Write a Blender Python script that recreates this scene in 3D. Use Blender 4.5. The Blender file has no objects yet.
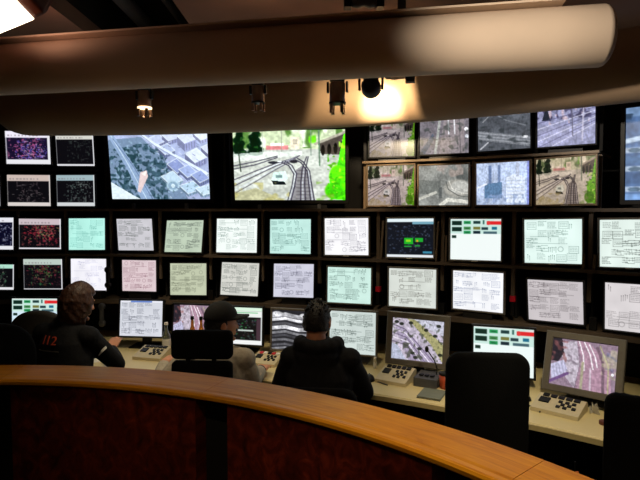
import bpy, bmesh, math, random
import numpy as np
from mathutils import Vector, Matrix
from mathutils.bvhtree import BVHTree
PI = math.pi
sc = bpy.context.scene
COL = sc.collection
H = 1.86                       # eye height; the main shelf of the video wall is level with it
CX, CY = -2.03, -1.90          # centre of the curved video wall
LX, LY = -1.42, -0.20          # centre of the curved gallery counter
rnd = random.Random(7)

# ------------------------------------------------------------------ materials
def lin(c):
    c = c/255.0
    return c/12.92 if c <= .04045 else ((c+.055)/1.055)**2.4
def rgb(r, g, b): return (lin(r), lin(g), lin(b), 1)
def mat(name, col, rough=.5, metal=0, noise=0, nscale=30, spec=.5, bump=0, emit=None, estr=0):
    m = bpy.data.materials.new(name); m.use_nodes = True
    nt = m.node_tree; b = nt.nodes['Principled BSDF']
    b.inputs['Roughness'].default_value = rough; b.inputs['Metallic'].default_value = metal
    b.inputs['Specular IOR Level'].default_value = spec
    b.inputs['Base Color'].default_value = col
    if noise or bump:
        tc = nt.nodes.new('ShaderNodeTexCoord'); n = nt.nodes.new('ShaderNodeTexNoise')
        n.inputs['Scale'].default_value = nscale; n.inputs['Detail'].default_value = 5
        nt.links.new(tc.outputs['Object'], n.inputs['Vector'])
        if noise:
            r = nt.nodes.new('ShaderNodeValToRGB')
            r.color_ramp.elements[0].position = .3; r.color_ramp.elements[1].position = .7
            r.color_ramp.elements[0].color = tuple(v*(1-noise) for v in col[:3])+(1,)
            r.color_ramp.elements[1].color = tuple(min(1, v*(1+noise)) for v in col[:3])+(1,)
            nt.links.new(n.outputs['Fac'], r.inputs['Fac']); nt.links.new(r.outputs['Color'], b.inputs['Base Color'])
        if bump:
            bp = nt.nodes.new('ShaderNodeBump'); bp.inputs['Strength'].default_value = bump; bp.inputs['Distance'].default_value = .01
            nt.links.new(n.outputs['Fac'], bp.inputs['Height']); nt.links.new(bp.outputs['Normal'], b.inputs['Normal'])
    if emit:
        b.inputs['Emission Color'].default_value = emit; b.inputs['Emission Strength'].default_value = estr
    return m
def wood(name, c0, c1, c2, rough, sx, sy, coat=0, dist=2.0):
    m = bpy.data.materials.new(name); m.use_nodes = True
    nt = m.node_tree; b = nt.nodes['Principled BSDF']; L = nt.links.new
    uv = nt.nodes.new('ShaderNodeUVMap'); uv.uv_map = 'UVMap'
    mp = nt.nodes.new('ShaderNodeMapping'); mp.inputs['Scale'].default_value = (sx, sy, 1)
    n = nt.nodes.new('ShaderNodeTexNoise'); n.inputs['Scale'].default_value = 1; n.inputs['Detail'].default_value = 8
    n.inputs['Roughness'].default_value = .62; n.inputs['Distortion'].default_value = dist
    r = nt.nodes.new('ShaderNodeValToRGB'); e = r.color_ramp.elements
    e[0].position = .28; e[0].color = c0; e[1].position = .75; e[1].color = c2
    k = e.new(.5); k.color = c1
    L(uv.outputs['UV'], mp.inputs['Vector']); L(mp.outputs['Vector'], n.inputs['Vector'])
    L(n.outputs['Fac'], r.inputs['Fac']); L(r.outputs['Color'], b.inputs['Base Color'])
    b.inputs['Roughness'].default_value = rough
    b.inputs['Specular IOR Level'].default_value = .3
    b.inputs['Coat Weight'].default_value = coat; b.inputs['Coat Roughness'].default_value = .15
    return m
M = dict(
    black=mat('black_plastic', rgb(16, 15, 15), .5, noise=.2, spec=.3),
    bezel=mat('dark_bezel', rgb(30, 28, 27), .45, noise=.15),
    grey=mat('grey_bezel', rgb(104, 98, 90), .5, noise=.08),
    tan=mat('tan_bezel', rgb(150, 126, 100), .45, noise=.1),
    beige=mat('beige_plastic', rgb(204, 190, 156), .5, noise=.05),
    dkgrey=mat('dark_grey_plastic', rgb(70, 70, 74), .5, noise=.1),
    upright=mat('brown_metal', rgb(104, 88, 72), .5, noise=.15, nscale=12),
    shelf=mat('shelf_board', rgb(88, 74, 62), .55, noise=.2, nscale=9),
    void=mat('black_board', rgb(18, 16, 15), .8, noise=.2),
    desk=mat('cream_laminate', rgb(218, 200, 148), .45, noise=.03, nscale=6),
    edge=mat('desk_edge', rgb(196, 176, 124), .5, noise=.05),
    fabric=mat('black_fabric', rgb(8, 8, 9), .9, noise=.3, nscale=160, bump=.2, spec=.15),
    greyfab=mat('grey_mesh', rgb(62, 58, 56), .9, noise=.2, nscale=160, bump=.2),
    jacket=mat('black_jacket', rgb(20, 20, 23), .85, noise=.35, nscale=25, bump=.5, spec=.2),
    jacket2=mat('charcoal_jacket', rgb(27, 27, 31), .85, noise=.3, nscale=22, bump=.5, spec=.2),
    sweater=mat('grey_white_sweater', rgb(176, 166, 150), .9, noise=.12, nscale=40, bump=.4, spec=.2),
    jeans=mat('dark_trousers', rgb(28, 30, 38), .9, noise=.2, nscale=80),
    skin=mat('skin', rgb(205, 140, 105), .55, noise=.08, nscale=20),
    hairdark=mat('dark_hair', rgb(20, 15, 12), .55, noise=.5, nscale=120, bump=.6),
    hairbrown=mat('brown_hair', rgb(66, 36, 20), .55, noise=.4, nscale=60, bump=.4),
    cap=mat('black_cap', rgb(14, 14, 15), .85, noise=.2, nscale=90),
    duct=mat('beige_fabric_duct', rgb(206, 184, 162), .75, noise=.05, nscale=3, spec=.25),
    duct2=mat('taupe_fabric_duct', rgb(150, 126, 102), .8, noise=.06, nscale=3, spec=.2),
    ceil=mat('ceiling_plaster', rgb(136, 104, 88), .9, noise=.08, nscale=4),
    wall=mat('dark_wall', rgb(52, 42, 38), .9, noise=.1, nscale=5),
    carpet=mat('dark_carpet', rgb(40, 34, 34), .98, noise=.35, nscale=90, bump=.3),
    red=mat('red_plastic', rgb(190, 24, 38), .4, emit=rgb(190, 20, 40), estr=.06),
    orange=mat('orange_plastic', rgb(230, 120, 30), .5, noise=.1),
    white=mat('white_plastic', rgb(236, 232, 222), .5, noise=.03),
    paper=mat('white_paper', rgb(232, 226, 206), .8, noise=.05),
    folder=mat('grey_green_folder', rgb(112, 116, 104), .7, noise=.08),
    amber=mat('amber_glass', rgb(196, 124, 62), .2, noise=.2),
    clear=mat('bottle_glass', rgb(150, 158, 140), .1, noise=.1),
    logo=mat('orange_print', rgb(190, 66, 34), .7, emit=rgb(190, 60, 30), estr=0),
    steel=mat('brushed_steel', rgb(150, 148, 146), .35, metal=1, noise=.1),
    spotm=mat('spot_metal', rgb(130, 100, 84), .4, metal=.15, noise=.15),
    rust=mat('dark_red_metal', rgb(96, 46, 34), .5, noise=.15),
    lampon=mat('lit_lamp', rgb(255, 240, 210), .5, emit=(1, .80, .52, 1), estr=14),
    floodglass=mat('lit_floodlight_glass', rgb(255, 240, 210), .5, emit=(1, .84, .60, 1), estr=4.5),
    lampdim=mat('lit_ring', rgb(255, 220, 160), .5, emit=(1, .72, .38, 1), estr=3),
    wood=wood('lacquered_wood', rgb(176, 106, 5), rgb(206, 137, 9), rgb(222, 158, 15), .40, 2.2, 26, .06),
    burl=wood('red_burl', rgb(46, 14, 8), rgb(96, 32, 18), rgb(150, 58, 32), .45, 16, 12, .1, 1.2),
)
M['clear'].node_tree.nodes['Principled BSDF'].inputs['Transmission Weight'].default_value = .75
def screen_mat(name, s):
    m = bpy.data.materials.new(name); m.use_nodes = True
    nt = m.node_tree; b = nt.nodes['Principled BSDF']
    a = nt.nodes.new('ShaderNodeAttribute'); a.attribute_name = 'picture'
    b.inputs['Base Color'].default_value = (.01, .01, .01, 1); b.inputs['Roughness'].default_value = .35
    b.inputs['Specular IOR Level'].default_value = .2
    nt.links.new(a.outputs['Color'], b.inputs['Emission Color']); b.inputs['Emission Strength'].default_value = s
    return m
SCR = screen_mat('lit_screen', 1.0)

# ------------------------------------------------------------------ helpers
def link(o, parent=None):
    COL.objects.link(o)
    if parent is not None: o.parent = parent
    return o
def tag(o, label, cat, group=None, kind=None):
    if label: o['label'] = label
    if cat: o['category'] = cat
    if group: o['group'] = group
    if kind: o['kind'] = kind
    return o
def thing(name, label, cat, loc=(0, 0, 0), rz=0, group=None):
    o = bpy.data.objects.new(name, None); o.empty_display_size = .05
    o.location = loc; o.rotation_euler = (0, 0, rz)
    link(o); return tag(o, label, cat, group)
def obj(name, bm, m, parent=None, smooth=False, label=None):
    me = bpy.data.meshes.new(name)
    bmesh.ops.recalc_face_normals(bm, faces=bm.faces[:])
    bm.to_mesh(me); bm.free()
    me.materials.append(m if not isinstance(m, str) else M[m])
    if smooth:
        for p in me.polygons: p.use_smooth = True
    o = bpy.data.objects.new(name, me); link(o, parent)
    if label: o['label'] = label
    return o
def struct(name, bm, m, smooth=False):
    o = obj(name, bm, m, None, smooth); o['kind'] = 'structure'; return o
def box(bm, x0, x1, y0, y1, z0, z1, bev=0, mtx=None):
    r = bmesh.ops.create_cube(bm, size=1)
    vs = r['verts']
    for v in vs:
        v.co = Vector((x0+(v.co.x+.5)*(x1-x0), y0+(v.co.y+.5)*(y1-y0), z0+(v.co.z+.5)*(z1-z0)))
    if bev:
        es = list({e for v in vs for e in v.link_edges})
        r2 = bmesh.ops.bevel(bm, geom=es, offset=bev, segments=2, affect='EDGES', profile=.7)
        vs = list(set(r2['verts']) | {v for v in vs if v.is_valid})
    if mtx is not None:
        for v in vs: v.co = mtx @ v.co
    return vs
def taper(bm, x0, x1, z0, z1, y0, y1, k, kz=None, mtx=None, dz=0):
    """box whose back face (y1) is scaled by k"""
    kz = k if kz is None else kz
    vs = box(bm, x0, x1, y0, y1, z0, z1)
    cx, cz = (x0+x1)/2, (z0+z1)/2
    for v in vs:
        if abs(v.co.y-y1) < 1e-6:
            v.co.x = cx+(v.co.x-cx)*k; v.co.z = cz+(v.co.z-cz)*kz+dz
    if mtx is not None:
        for v in vs: v.co = mtx @ v.co
    return vs
def tube(bm, pts, r, n=12, caps=True):
    pts = [Vector(p) for p in pts]
    rs = r if isinstance(r, (list, tuple)) else [r]*len(pts)
    rings = []
    up = Vector((0, 0, 1))
    for i, p in enumerate(pts):
        d = (pts[min(i+1, len(pts)-1)]-pts[max(i-1, 0)]).normalized()
        a = d.cross(up)
        if a.length < 1e-3: a = d.cross(Vector((0, 1, 0)))
        a.normalize(); b = a.cross(d).normalized()
        rings.append([bm.verts.new(p+(a*math.cos(2*PI*k/n)+b*math.sin(2*PI*k/n))*rs[i]) for k in range(n)])
    for A, B in zip(rings, rings[1:]):
        for k in range(n): bm.faces.new((A[k], A[(k+1) % n], B[(k+1) % n], B[k]))
    if caps:
        bm.faces.new(rings[0][::-1]); bm.faces.new(rings[-1])
    return rings
def lathe(bm, prof, n=24, mtx=None):
    rings = []
    for r, z in prof:
        rings.append([bm.verts.new(Vector((r*math.cos(2*PI*k/n), r*math.sin(2*PI*k/n), z))) for k in range(n)])
    for A, B in zip(rings, rings[1:]):
        for k in range(n): bm.faces.new((A[k], A[(k+1) % n], B[(k+1) % n], B[k]))
    bm.faces.new(rings[0][::-1]); bm.faces.new(rings[-1])
    if mtx is not None:
        for R in rings:
            for v in R: v.co = mtx @ v.co
def pol(th, R, z, c=(CX, CY)):
    return Vector((c[0]+R*math.sin(th), c[1]+R*math.cos(th), z))
def arc(bm, t0, t1, prof, n, c=(CX, CY)):
    """sweep a closed (R,z) profile from angle t0 to t1, with UVs in metres along the arc"""
    uvl = bm.loops.layers.uv.get('UVMap') or bm.loops.layers.uv.new('UVMap')
    per = [0]
    for (a, b), (d, e) in zip(prof, prof[1:]+prof[:1]): per.append(per[-1]+math.hypot(d-a, e-b))
    rings = []
    for i in range(n+1):
        t = t0+(t1-t0)*i/n
        rings.append([bm.verts.new(pol(t, R, z, c)) for R, z in prof])
    Rm = sum(p[0] for p in prof)/len(prof); m = len(prof)
    for i in range(n):
        u0, u1 = (t0+(t1-t0)*i/n)*Rm, (t0+(t1-t0)*(i+1)/n)*Rm
        A, B = rings[i], rings[i+1]
        for k in range(m):
            f = bm.faces.new((A[k], A[(k+1) % m], B[(k+1) % m], B[k]))
            for lp, uv in zip(f.loops, ((u0, per[k]), (u0, per[k+1]), (u1, per[k+1]), (u1, per[k]))): lp[uvl].uv = uv
    for R, u in ((rings[0][::-1], 0), (rings[-1], 1)):
        f = bm.faces.new(R)
        for lp in f.loops: lp[uvl].uv = (u, lp.vert.co.z)
def rect(R0, R1, z0, z1): return [(R0, z0), (R0, z1), (R1, z1), (R1, z0)]
def new(): return bmesh.new()
def copy_tree(o, parent=None):
    c = o.copy(); link(c, parent)
    for ch in list(o.children): copy_tree(ch, c)
    return c

# ------------------------------------------------------------------ small painter for what the screens show
class Pic:
    def __init__(s, w, h, bg):
        s.w, s.h = w, h
        s.X, s.Y = np.meshgrid((np.arange(w)+.5)/w, (np.arange(h)+.5)/h)
        s.a = np.ones((h, w, 3))*np.array(bg, float); s.asp = w/h
    def mix(s, m, c, a=1):
        k = np.clip(m*a, 0, 1)[..., None]; s.a = s.a*(1-k)+np.array(c, float)*k
    def rect(s, x0, y0, x1, y1, c, a=1):
        e = .7
        m = np.clip((s.X-x0)*s.w*e+.5, 0, 1)*np.clip((x1-s.X)*s.w*e+.5, 0, 1)*np.clip((s.Y-y0)*s.h*e+.5, 0, 1)*np.clip((y1-s.Y)*s.h*e+.5, 0, 1)
        s.mix(m, c, a)
    def line(s, x0, y0, x1, y1, t, c, a=1):
        dx, dy = (x1-x0)*s.asp, y1-y0; L = dx*dx+dy*dy+1e-9
        px, py = (s.X-x0)*s.asp, s.Y-y0
        k = np.clip((px*dx+py*dy)/L, 0, 1); d = np.hypot(px-k*dx, py-k*dy)
        s.mix(np.clip((t/2-d)*s.h+.5, 0, 1), c, a)
    def path(s, pts, t, c, a=1):
        for p, q in zip(pts, pts[1:]): s.line(*p, *q, t, c, a)
    def poly(s, pts, c, a=1):
        ins = np.zeros_like(s.X, bool)
        for (x0, y0), (x1, y1) in zip(pts, pts[1:]+pts[:1]):
            if y0 == y1: continue
            ins ^= ((s.Y < y0) != (s.Y < y1)) & (s.X < (x1-x0)*(s.Y-y0)/(y1-y0)+x0)
        s.mix(ins.astype(float), c, a)
    def ell(s, x, y, rx, ry, c, a=1, soft=.25):
        d = np.hypot((s.X-x)/rx, (s.Y-y)/ry); s.mix(np.clip((1-d)/soft+.5, 0, 1), c, a)
    def noise(s, seed, fx, fy):
        g = np.random.RandomState(seed).rand(int(fy)+2, int(fx)+2)
        x, y = s.X*fx, s.Y*fy; i, j = x.astype(int), y.astype(int); u, v = x-i, y-j
        return g[j, i]*(1-u)*(1-v)+g[j, i+1]*u*(1-v)+g[j+1, i]*(1-u)*v+g[j+1, i+1]*u*v
    def speck(s, seed, fx, fy, lo, c, a=1, box=None):
        m = np.clip((s.noise(seed, fx, fy)-lo)*6, 0, 1)
        if box: m = m*((s.X > box[0]) & (s.Y > box[1]) & (s.X < box[2]) & (s.Y < box[3]))
        s.mix(m, c, a)
    def grain(s, seed, fx, fy, amp):
        s.a = s.a*(1+amp*(s.noise(seed, fx, fy)-.5)*2)[..., None]
def schematic(bg, seed, ink=(70, 78, 74), dens=1.0, head=None, strength=.5, plan=None):
    """station plan: little blocks of writing, track lines with stubs, framed boxes, spread over a loose grid"""
    g_ = sum(bg)/3; bg = tuple(c*.72+g_*.28 for c in bg)
    p = Pic(120, 94, bg); r = random.Random(seed); nx, ny = 5, 5; strength *= 1.25
    def row(x0, y, x1, a):
        x = x0
        while x < x1:
            l = r.uniform(.010, .03); p.line(x, y, min(x+l, x1), y, .014, ink, a); x += l+r.uniform(.010, .022)
    for i in range(nx):
        for j in range(ny):
            if r.random() > .60+.22*dens: continue
            x0, y0 = .05+i*.18+r.uniform(-.02, .02), .06+j*.18+r.uniform(-.02, .02); w, h = .16, .15; k = r.random(); a = strength*r.uniform(.7, 1.1)
            if k < .30:
                for q in range(r.randint(3, 5)): row(x0, y0+q*.032, x0+w*r.uniform(.6, 1.0), a)
            elif k < .48:
                p.path([(x0, y0), (x0+w, y0), (x0+w, y0+h), (x0, y0+h), (x0, y0)], 0.012, ink, a*.8)
                for q in range(3): row(x0+.02, y0+.035+q*.035, x0+w-.02, a*.8)
            elif k < .72:
                for q in range(3):
                    y = y0+.02+q*.045; s_ = r.choice((-.02, 0, .02)); p.path([(x0-.02, y), (x0+.05, y), (x0+.08, y+s_), (x0+w+.02, y+s_)], 0.012, ink, a)
                    for _ in range(3): x = x0+r.uniform(0, w); p.line(x, y-.012, x, y+.016, 0.012, ink, a)
            elif k < .97:
                for q in range(r.randint(2, 5)):
                    x = x0+.02+q*.032; y = y0+r.uniform(0, .05); p.line(x, y, x, y+r.uniform(.06, .12), .012, ink, a); p.ell(x, y, .010, .014, ink, a)
            else: p.ell(x0+.06, y0+.06, .05, .06, ink, a*.8); p.ell(x0+.06, y0+.06, .038, .046, bg, 1)
    for _ in range(int(3*dens)):
        y = r.uniform(.1, .9); x0 = r.uniform(.03, .3); p.path([(x0, y), (x0+r.uniform(.3, .6), y)], 0.012, ink, strength*.8)
    if head: p.rect(.02, .01, 1, .05, (240, 242, 250)); p.rect(.25, .01, .75, .05, head, .9)
    p.grain(seed, 6, 5, .035)
    return p
def dark_map(seed, head, cols, foot=True, bg=(12, 11, 16), frame=(235, 235, 240), hh=.15, side=.03, fh=.12):
    p = Pic(104, 80, bg); r = random.Random(seed)
    for c in cols:
        cx, cy = r.uniform(.15, .85), r.uniform(.3, .75)
        for _ in range(26):
            x, y = r.gauss(cx, .17), r.gauss(cy, .13); l = r.uniform(.01, .05)
            if r.random() < .6: p.line(x, y, x+l, y+r.uniform(-.01, .01), .016, c, .75)
            else: p.line(x, y, x, y+l, .014, c, .65)
    for q, c in enumerate(cols):
        bx = (r.uniform(.0, .5), .2, r.uniform(.6, 1), .88); p.speck(seed*7+q, 26, 20, .70, c, .55, bx)
        p.speck(seed*9+q, 14, 26, .78, tuple(v*.6+60 for v in c), .5, bx)
    p.rect(0, 0, 1, hh, head); 
    for k in range(9): p.rect(.05+k*.08, hh*.55, .05+k*.08+r.uniform(.02, .06), hh*.8, (120, 110, 115), .5)
    if foot: p.rect(0, 1-fh, 1, 1, frame)
    p.rect(1-side, 0, 1, 1, frame); p.rect(0, 0, side*.5, 1, frame, .7)
    return p
def table(bg=(232, 248, 244)):
    p = Pic(110, 88, bg); r = random.Random(3)
    dk, gn = (16, 44, 34), (34, 150, 84)
    p.rect(0, 0, 1, .36, (205, 235, 226))
    for y in (.05, .20): p.rect(.03, y, .23, y+.105, dk)
    for y, c in ((.05, gn), (.19, (70, 140, 80)), (.29, gn)): p.rect(.27, y, .41, y+.075, c); p.rect(.30, y+.03, .38, y+.05, dk, .6)
    for y, c in ((.05, (30, 60, 60)), (.19, (120, 120, 60)), (.29, (20, 40, 50))): p.rect(.46, y, .60, y+.07, c)
    p.rect(.645, .03, .68, .13, (60, 110, 100))
    p.rect(.62, .20, .75, .265, (36, 60, 66)); p.rect(.82, .19, .92, .26, (30, 110, 140)); p.rect(.66, .30, .92, .36, (70, 100, 110))
    p.rect(.72, .055, 1, .14, (226, 40, 44)); p.ell(.755, .10, .035, .05, (226, 60, 60))
    p.rect(0, 0, .7, .02, (240, 240, 240)); p.rect(.03, .40, .12, .47, (24, 50, 40))
    p.rect(.86, .02, 1, .05, (235, 225, 225))
    return p
def green_board():
    p = Pic(104, 82, (16, 20, 30)); r = random.Random(5)
    for _ in range(130):
        x, y = r.uniform(.03, .94), r.uniform(.16, .88); p.rect(x, y, x+r.uniform(.01, .05), y+r.uniform(.01, .04), r.choice(((70, 84, 110), (52, 64, 88), (88, 96, 110))), .65)
    p.rect(0, 0, 1, .09, (232, 246, 250)); p.rect(.55, .085, 1, .15, (120, 170, 190))
    p.rect(.38, .50, .57, .66, (30, 180, 40)); p.rect(.42, .545, .52, .60, (150, 220, 40)); p.rect(.61, .50, .78, .60, (30, 170, 50)); p.rect(.64, .55, .68, .6, (230, 160, 30))
    p.rect(.38, .70, .54, .735, (40, 150, 60)); p.rect(.61, .68, .72, .72, (40, 140, 60))
    p.rect(.78, .84, .97, .89, (60, 140, 170)); p.rect(0, .93, 1, 1, (236, 240, 244))
    return p
def app():
    p = Pic(96, 84, (14, 14, 16)); r = random.Random(9)
    p.rect(0, 0, 1, .10, (222, 246, 226)); p.rect(0, .10, 1, .26, (240, 244, 240)); p.rect(.06, .13, .9, .155, (120, 200, 140))
    for _ in range(90):
        x, y = r.uniform(.16, .85), r.uniform(.32, .84); p.rect(x, y, x+r.uniform(.01, .05), y+.02, r.choice(((90, 120, 110), (60, 170, 90), (110, 80, 90), (80, 90, 110))), .7)
    p.rect(.45, .60, .8, .64, (210, 220, 214)); p.rect(.87, .30, .97, .86, (70, 50, 60)); p.rect(.97, .1, 1, 1, (235, 240, 238))
    p.rect(0, .3, .10, .9, (235, 238, 240)); p.rect(0, .88, 1, 1, (244, 246, 246))
    return p
def trams(tint=(1, 1, 1), sat=1.0, seed=1, res=(104, 86), green=(116, 196, 40), contrast=1.15):
    p = Pic(*res, (190, 187, 182))
    p.grain(seed, 10, 14, .10)
    p.rect(0, 0, 1, .27, (196, 198, 176)); p.speck(seed+1, 18, 6, .5, (96, 120, 76), .9, (0, 0, 1, .26)); p.speck(seed+2, 22, 6, .55, (240, 236, 226), .9, (.15, 0, .85, .24)); p.speck(seed+3, 26, 7, .62, (120, 190, 60), .9, (.45, 0, .75, .2))
    p.rect(.30, .215, .50, .275, (196, 130, 136), .85); p.rect(.34, .18, .46, .22, (236, 226, 220)); p.rect(.52, .10, .60, .27, (226, 214, 200)); p.rect(.54, .13, .58, .2, (150, 140, 130), .6)
    for x, w in ((.055, .06), (.20, .075)):
        for q in range(7): p.ell(x+.014*math.sin(q*2.3+x*9), .05+q*.043, w*(.55+.07*q), .05, (24, 44, 34), .95)
    p.speck(seed+4, 40, 30, .62, (70, 96, 60), .6, (0, .02, .28, .34))
    p.poly([(.0, .33), (.3, .30), (.62, .30), (.62, .36), (.0, .44)], (226, 224, 220), .7)
    p.poly([(.76, .19), (1, .05), (1, .36), (.79, .34)], (92, 84, 80)); p.path([(.74, .20), (1, .04)], .035, (168, 160, 150))
    for k in range(4): p.ell(.805+k*.055, .29-k*.012, .018, .075, (30, 28, 30)); 
    for y0, y1 in ((.50, .365), (.545, .385)): p.path([(0, y0), (.2, y0-.06), (.40, y1)], .016, (84, 80, 90))
    for o, c, t in ((0, (84, 78, 90), .015), (.03, (214, 212, 216), .014), (.055, (84, 78, 90), .015), (.10, (204, 202, 206), .012), (.125, (94, 88, 98), .013)):
        p.path([(0, .70+o*1.6), (.2, .575+o*1.2), (.38, .47+o*.7), (.52, .41+o*.25), (.60, .36)], t, c)
    p.poly([(.50, 1), (.55, .72), (.565, .56), (.62, .50), (.665, .56), (.70, .75), (.73, 1)], (128, 122, 126), .8)
    for q in ([(.485, 1), (.525, .8), (.545, .62), (.50, .50), (.42, .44)], [(.515, 1), (.55, .8), (.57, .62), (.53, .5), (.47, .44)], [(.60, 1), (.605, .75), (.62, .55), (.66, .38)], [(.645, 1), (.64, .75), (.65, .55), (.675, .38)], [(.69, 1), (.675, .75), (.665, .58), (.61, .46), (.56, .42)], [(.725, 1), (.70, .75), (.685, .58), (.63, .45), (.58, .40)]): p.path(q, .017, (66, 62, 74), .9)
    for q in ([(.50, 1), (.537, .8), (.558, .62), (.515, .5)], [(.708, 1), (.688, .76), (.675, .58)], [(.622, 1), (.622, .75), (.635, .56)]): p.path(q, .012, (226, 224, 232), .6)
    for k in range(9): p.line(.56+.002*k, .97-.05*k, .70-.004*k, .97-.05*k, .010, (70, 64, 66), .5)
    p.poly([(.36, .60), (.47, .58), (.49, .68), (.46, .74), (.34, .72)], (206, 214, 210)); p.poly([(.34, .71), (.46, .73), (.475, .78), (.36, .78)], (40, 44, 46)); p.rect(.38, .635, .44, .675, (110, 124, 124), .8)
    p.ell(.36, .455, .045, .02, (60, 60, 66)); p.ell(.545, .445, .035, .024, (56, 54, 60)); p.ell(.42, .44, .02, .012, (236, 236, 236))
    p.line(.775, .5, .77, 0, .022, (112, 126, 112)); p.line(.70, .36, .70, 0, .012, (130, 140, 130)); p.line(.44, .3, .44, 0, .010, (150, 150, 140)); p.line(.065, .58, .05, .3, .018, (66, 72, 64)); p.line(.27, .3, .27, .05, .01, (190, 190, 180))
    p.poly([(.985, .08), (1, .06), (1, 1), (.87, .98), (.86, .72), (.93, .5)], green); p.ell(.93, .66, .07, .16, green); p.ell(.90, .86, .08, .12, tuple(v*.75 for v in green))
    p.speck(seed+5, 40, 34, .55, tuple(v*.62 for v in green), .7, (.84, .3, 1, 1)); p.speck(seed+8, 40, 34, .68, (200, 236, 120), .7, (.88, .15, 1, .9))
    p.speck(seed+6, 16, 12, .58, (170, 160, 120), .7, (0, .74, .5, 1)); p.speck(seed+7, 20, 16, .55, (130, 150, 96), .7, (.74, .68, .9, 1)); p.poly([(0, .9), (.2, .82), (.45, 1), (0, 1)], (168, 158, 120), .5)
    p.grain(seed+9, 60, 46, .10)
    g = p.a.mean(2, keepdims=True); p.a = np.clip(((g+(p.a-g)*sat)*np.array(tint)-128)*contrast+124, 4, 255)
    return p
def city():
    p = Pic(190, 122, (184, 188, 226)); p.grain(4, 18, 12, .08); r = random.Random(17)
    p.poly([(0, .12), (.34, .08), (.66, .58), (.78, 1), (0, 1)], (128, 146, 176))
    # wooded slope on the left, a street running down through it
    p.speck(8, 34, 24, .42, (60, 88, 104), .9, (.13, .18, .58, 1)); p.speck(10, 40, 30, .5, (40, 70, 80), .9, (.0, .25, .3, .9)); p.speck(11, 50, 40, .6, (30, 56, 66), .8, (.05, .2, .6, 1)); p.speck(9, 46, 40, .72, (170, 196, 220), .7, (0, .1, .62, 1))
    p.poly([(0, .05), (.06, .05), (.2, .38), (.34, .72), (.44, 1), (.30, 1), (.2, .62)], (160, 178, 214), .9); p.path([(.03, .05), (.17, .42), (.36, 1)], .012, (214, 226, 244)); p.path([(.05, .1), (.24, .5), (.42, 1)], .010, (98, 116, 156))
    p.poly([(0, .74), (.20, .92), (.30, 1), (0, 1)], (236, 240, 248)); p.poly([(.27, .88), (.31, .60), (.375, .57), (.385, .66), (.30, .90)], (240, 206, 206)); p.poly([(.32, .62), (.37, .58), (.36, .66)], (255, 236, 232))
    def block(x, y, w, h, d, roof, wall):
        """a house seen from above: roof, and a shaded wall below it"""
        q = [(x, y), (x+w, y-h*.5), (x+w+h*.6, y+h*.35), (x+h*.6, y+h*.85)]
        p.poly([q[0], q[3], (q[3][0], q[3][1]+d), (q[0][0], q[0][1]+d)], tuple(v*.8 for v in wall)); p.poly([q[3], q[2], (q[2][0], q[2][1]+d), (q[3][0], q[3][1]+d)], wall)
        for k in range(4):
            u = .15+.22*k; xx = q[3][0]+(q[2][0]-q[3][0])*u; yy = q[3][1]+(q[2][1]-q[3][1])*u; p.line(xx, yy+d*.2, xx, yy+d*.85, .012, tuple(v*.7 for v in wall), .8)
        p.poly(q, roof); p.path(q+q[:1], .010, (250, 250, 255), .8)
    for a in ((.42, .10, .10, .12, .05, (206, 208, 240), (136, 136, 180)), (.55, .06, .12, .10, .06, (222, 222, 250), (150, 150, 196)), (.70, .08, .12, .12, .12, (232, 232, 255), (168, 168, 214)), (.86, .04, .13, .12, .05, (244, 242, 255), (180, 178, 220)), (.50, .24, .10, .12, .05, (190, 196, 232), (122, 128, 172)), (.77, .33, .12, .16, .09, (240, 240, 255), (150, 150, 196)), (.93, .24, .10, .12, .06, (226, 224, 250), (150, 148, 190))): block(*a)
    p.path([(.28, -.02), (.46, .18), (.74, .42), (1.02, .66)], .045, (240, 242, 255)); p.path([(.29, .0), (.47, .21), (.75, .45), (1.02, .69)], .010, (150, 156, 196))
    for a in ((.585, .48, .10, .16, .05, (150, 158, 210), (110, 116, 160)), (.70, .56, .10, .14, .05, (176, 186, 232), (126, 132, 178)), (.82, .64, .10, .14, .06, (160, 170, 220), (120, 126, 170)), (.52, .66, .12, .16, .04, (204, 220, 240), (150, 170, 196)), (.70, .80, .14, .14, .04, (196, 216, 240), (140, 160, 190)), (.86, .84, .14, .12, .04, (214, 228, 246), (150, 170, 200))): block(*a)
    p.ell(.635, .80, .065, .085, (196, 216, 234)); p.ell(.635, .80, .05, .06, (150, 174, 200)); p.ell(.635, .80, .02, .03, (226, 236, 246))
    for q in range(60):
        x, y = r.uniform(.38, 1), r.uniform(0, 1); p.line(x, y, x+r.uniform(.005, .03), y+r.uniform(-.02, .03), .009, r.choice(((96, 100, 142), (246, 246, 255), (120, 128, 170))), .7)
    p.speck(14, 60, 44, .72, (80, 104, 116), .6, (.4, .7, 1, 1)); p.grain(31, 70, 46, .06)
    p.a[..., 0] *= .95
    return p
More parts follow.
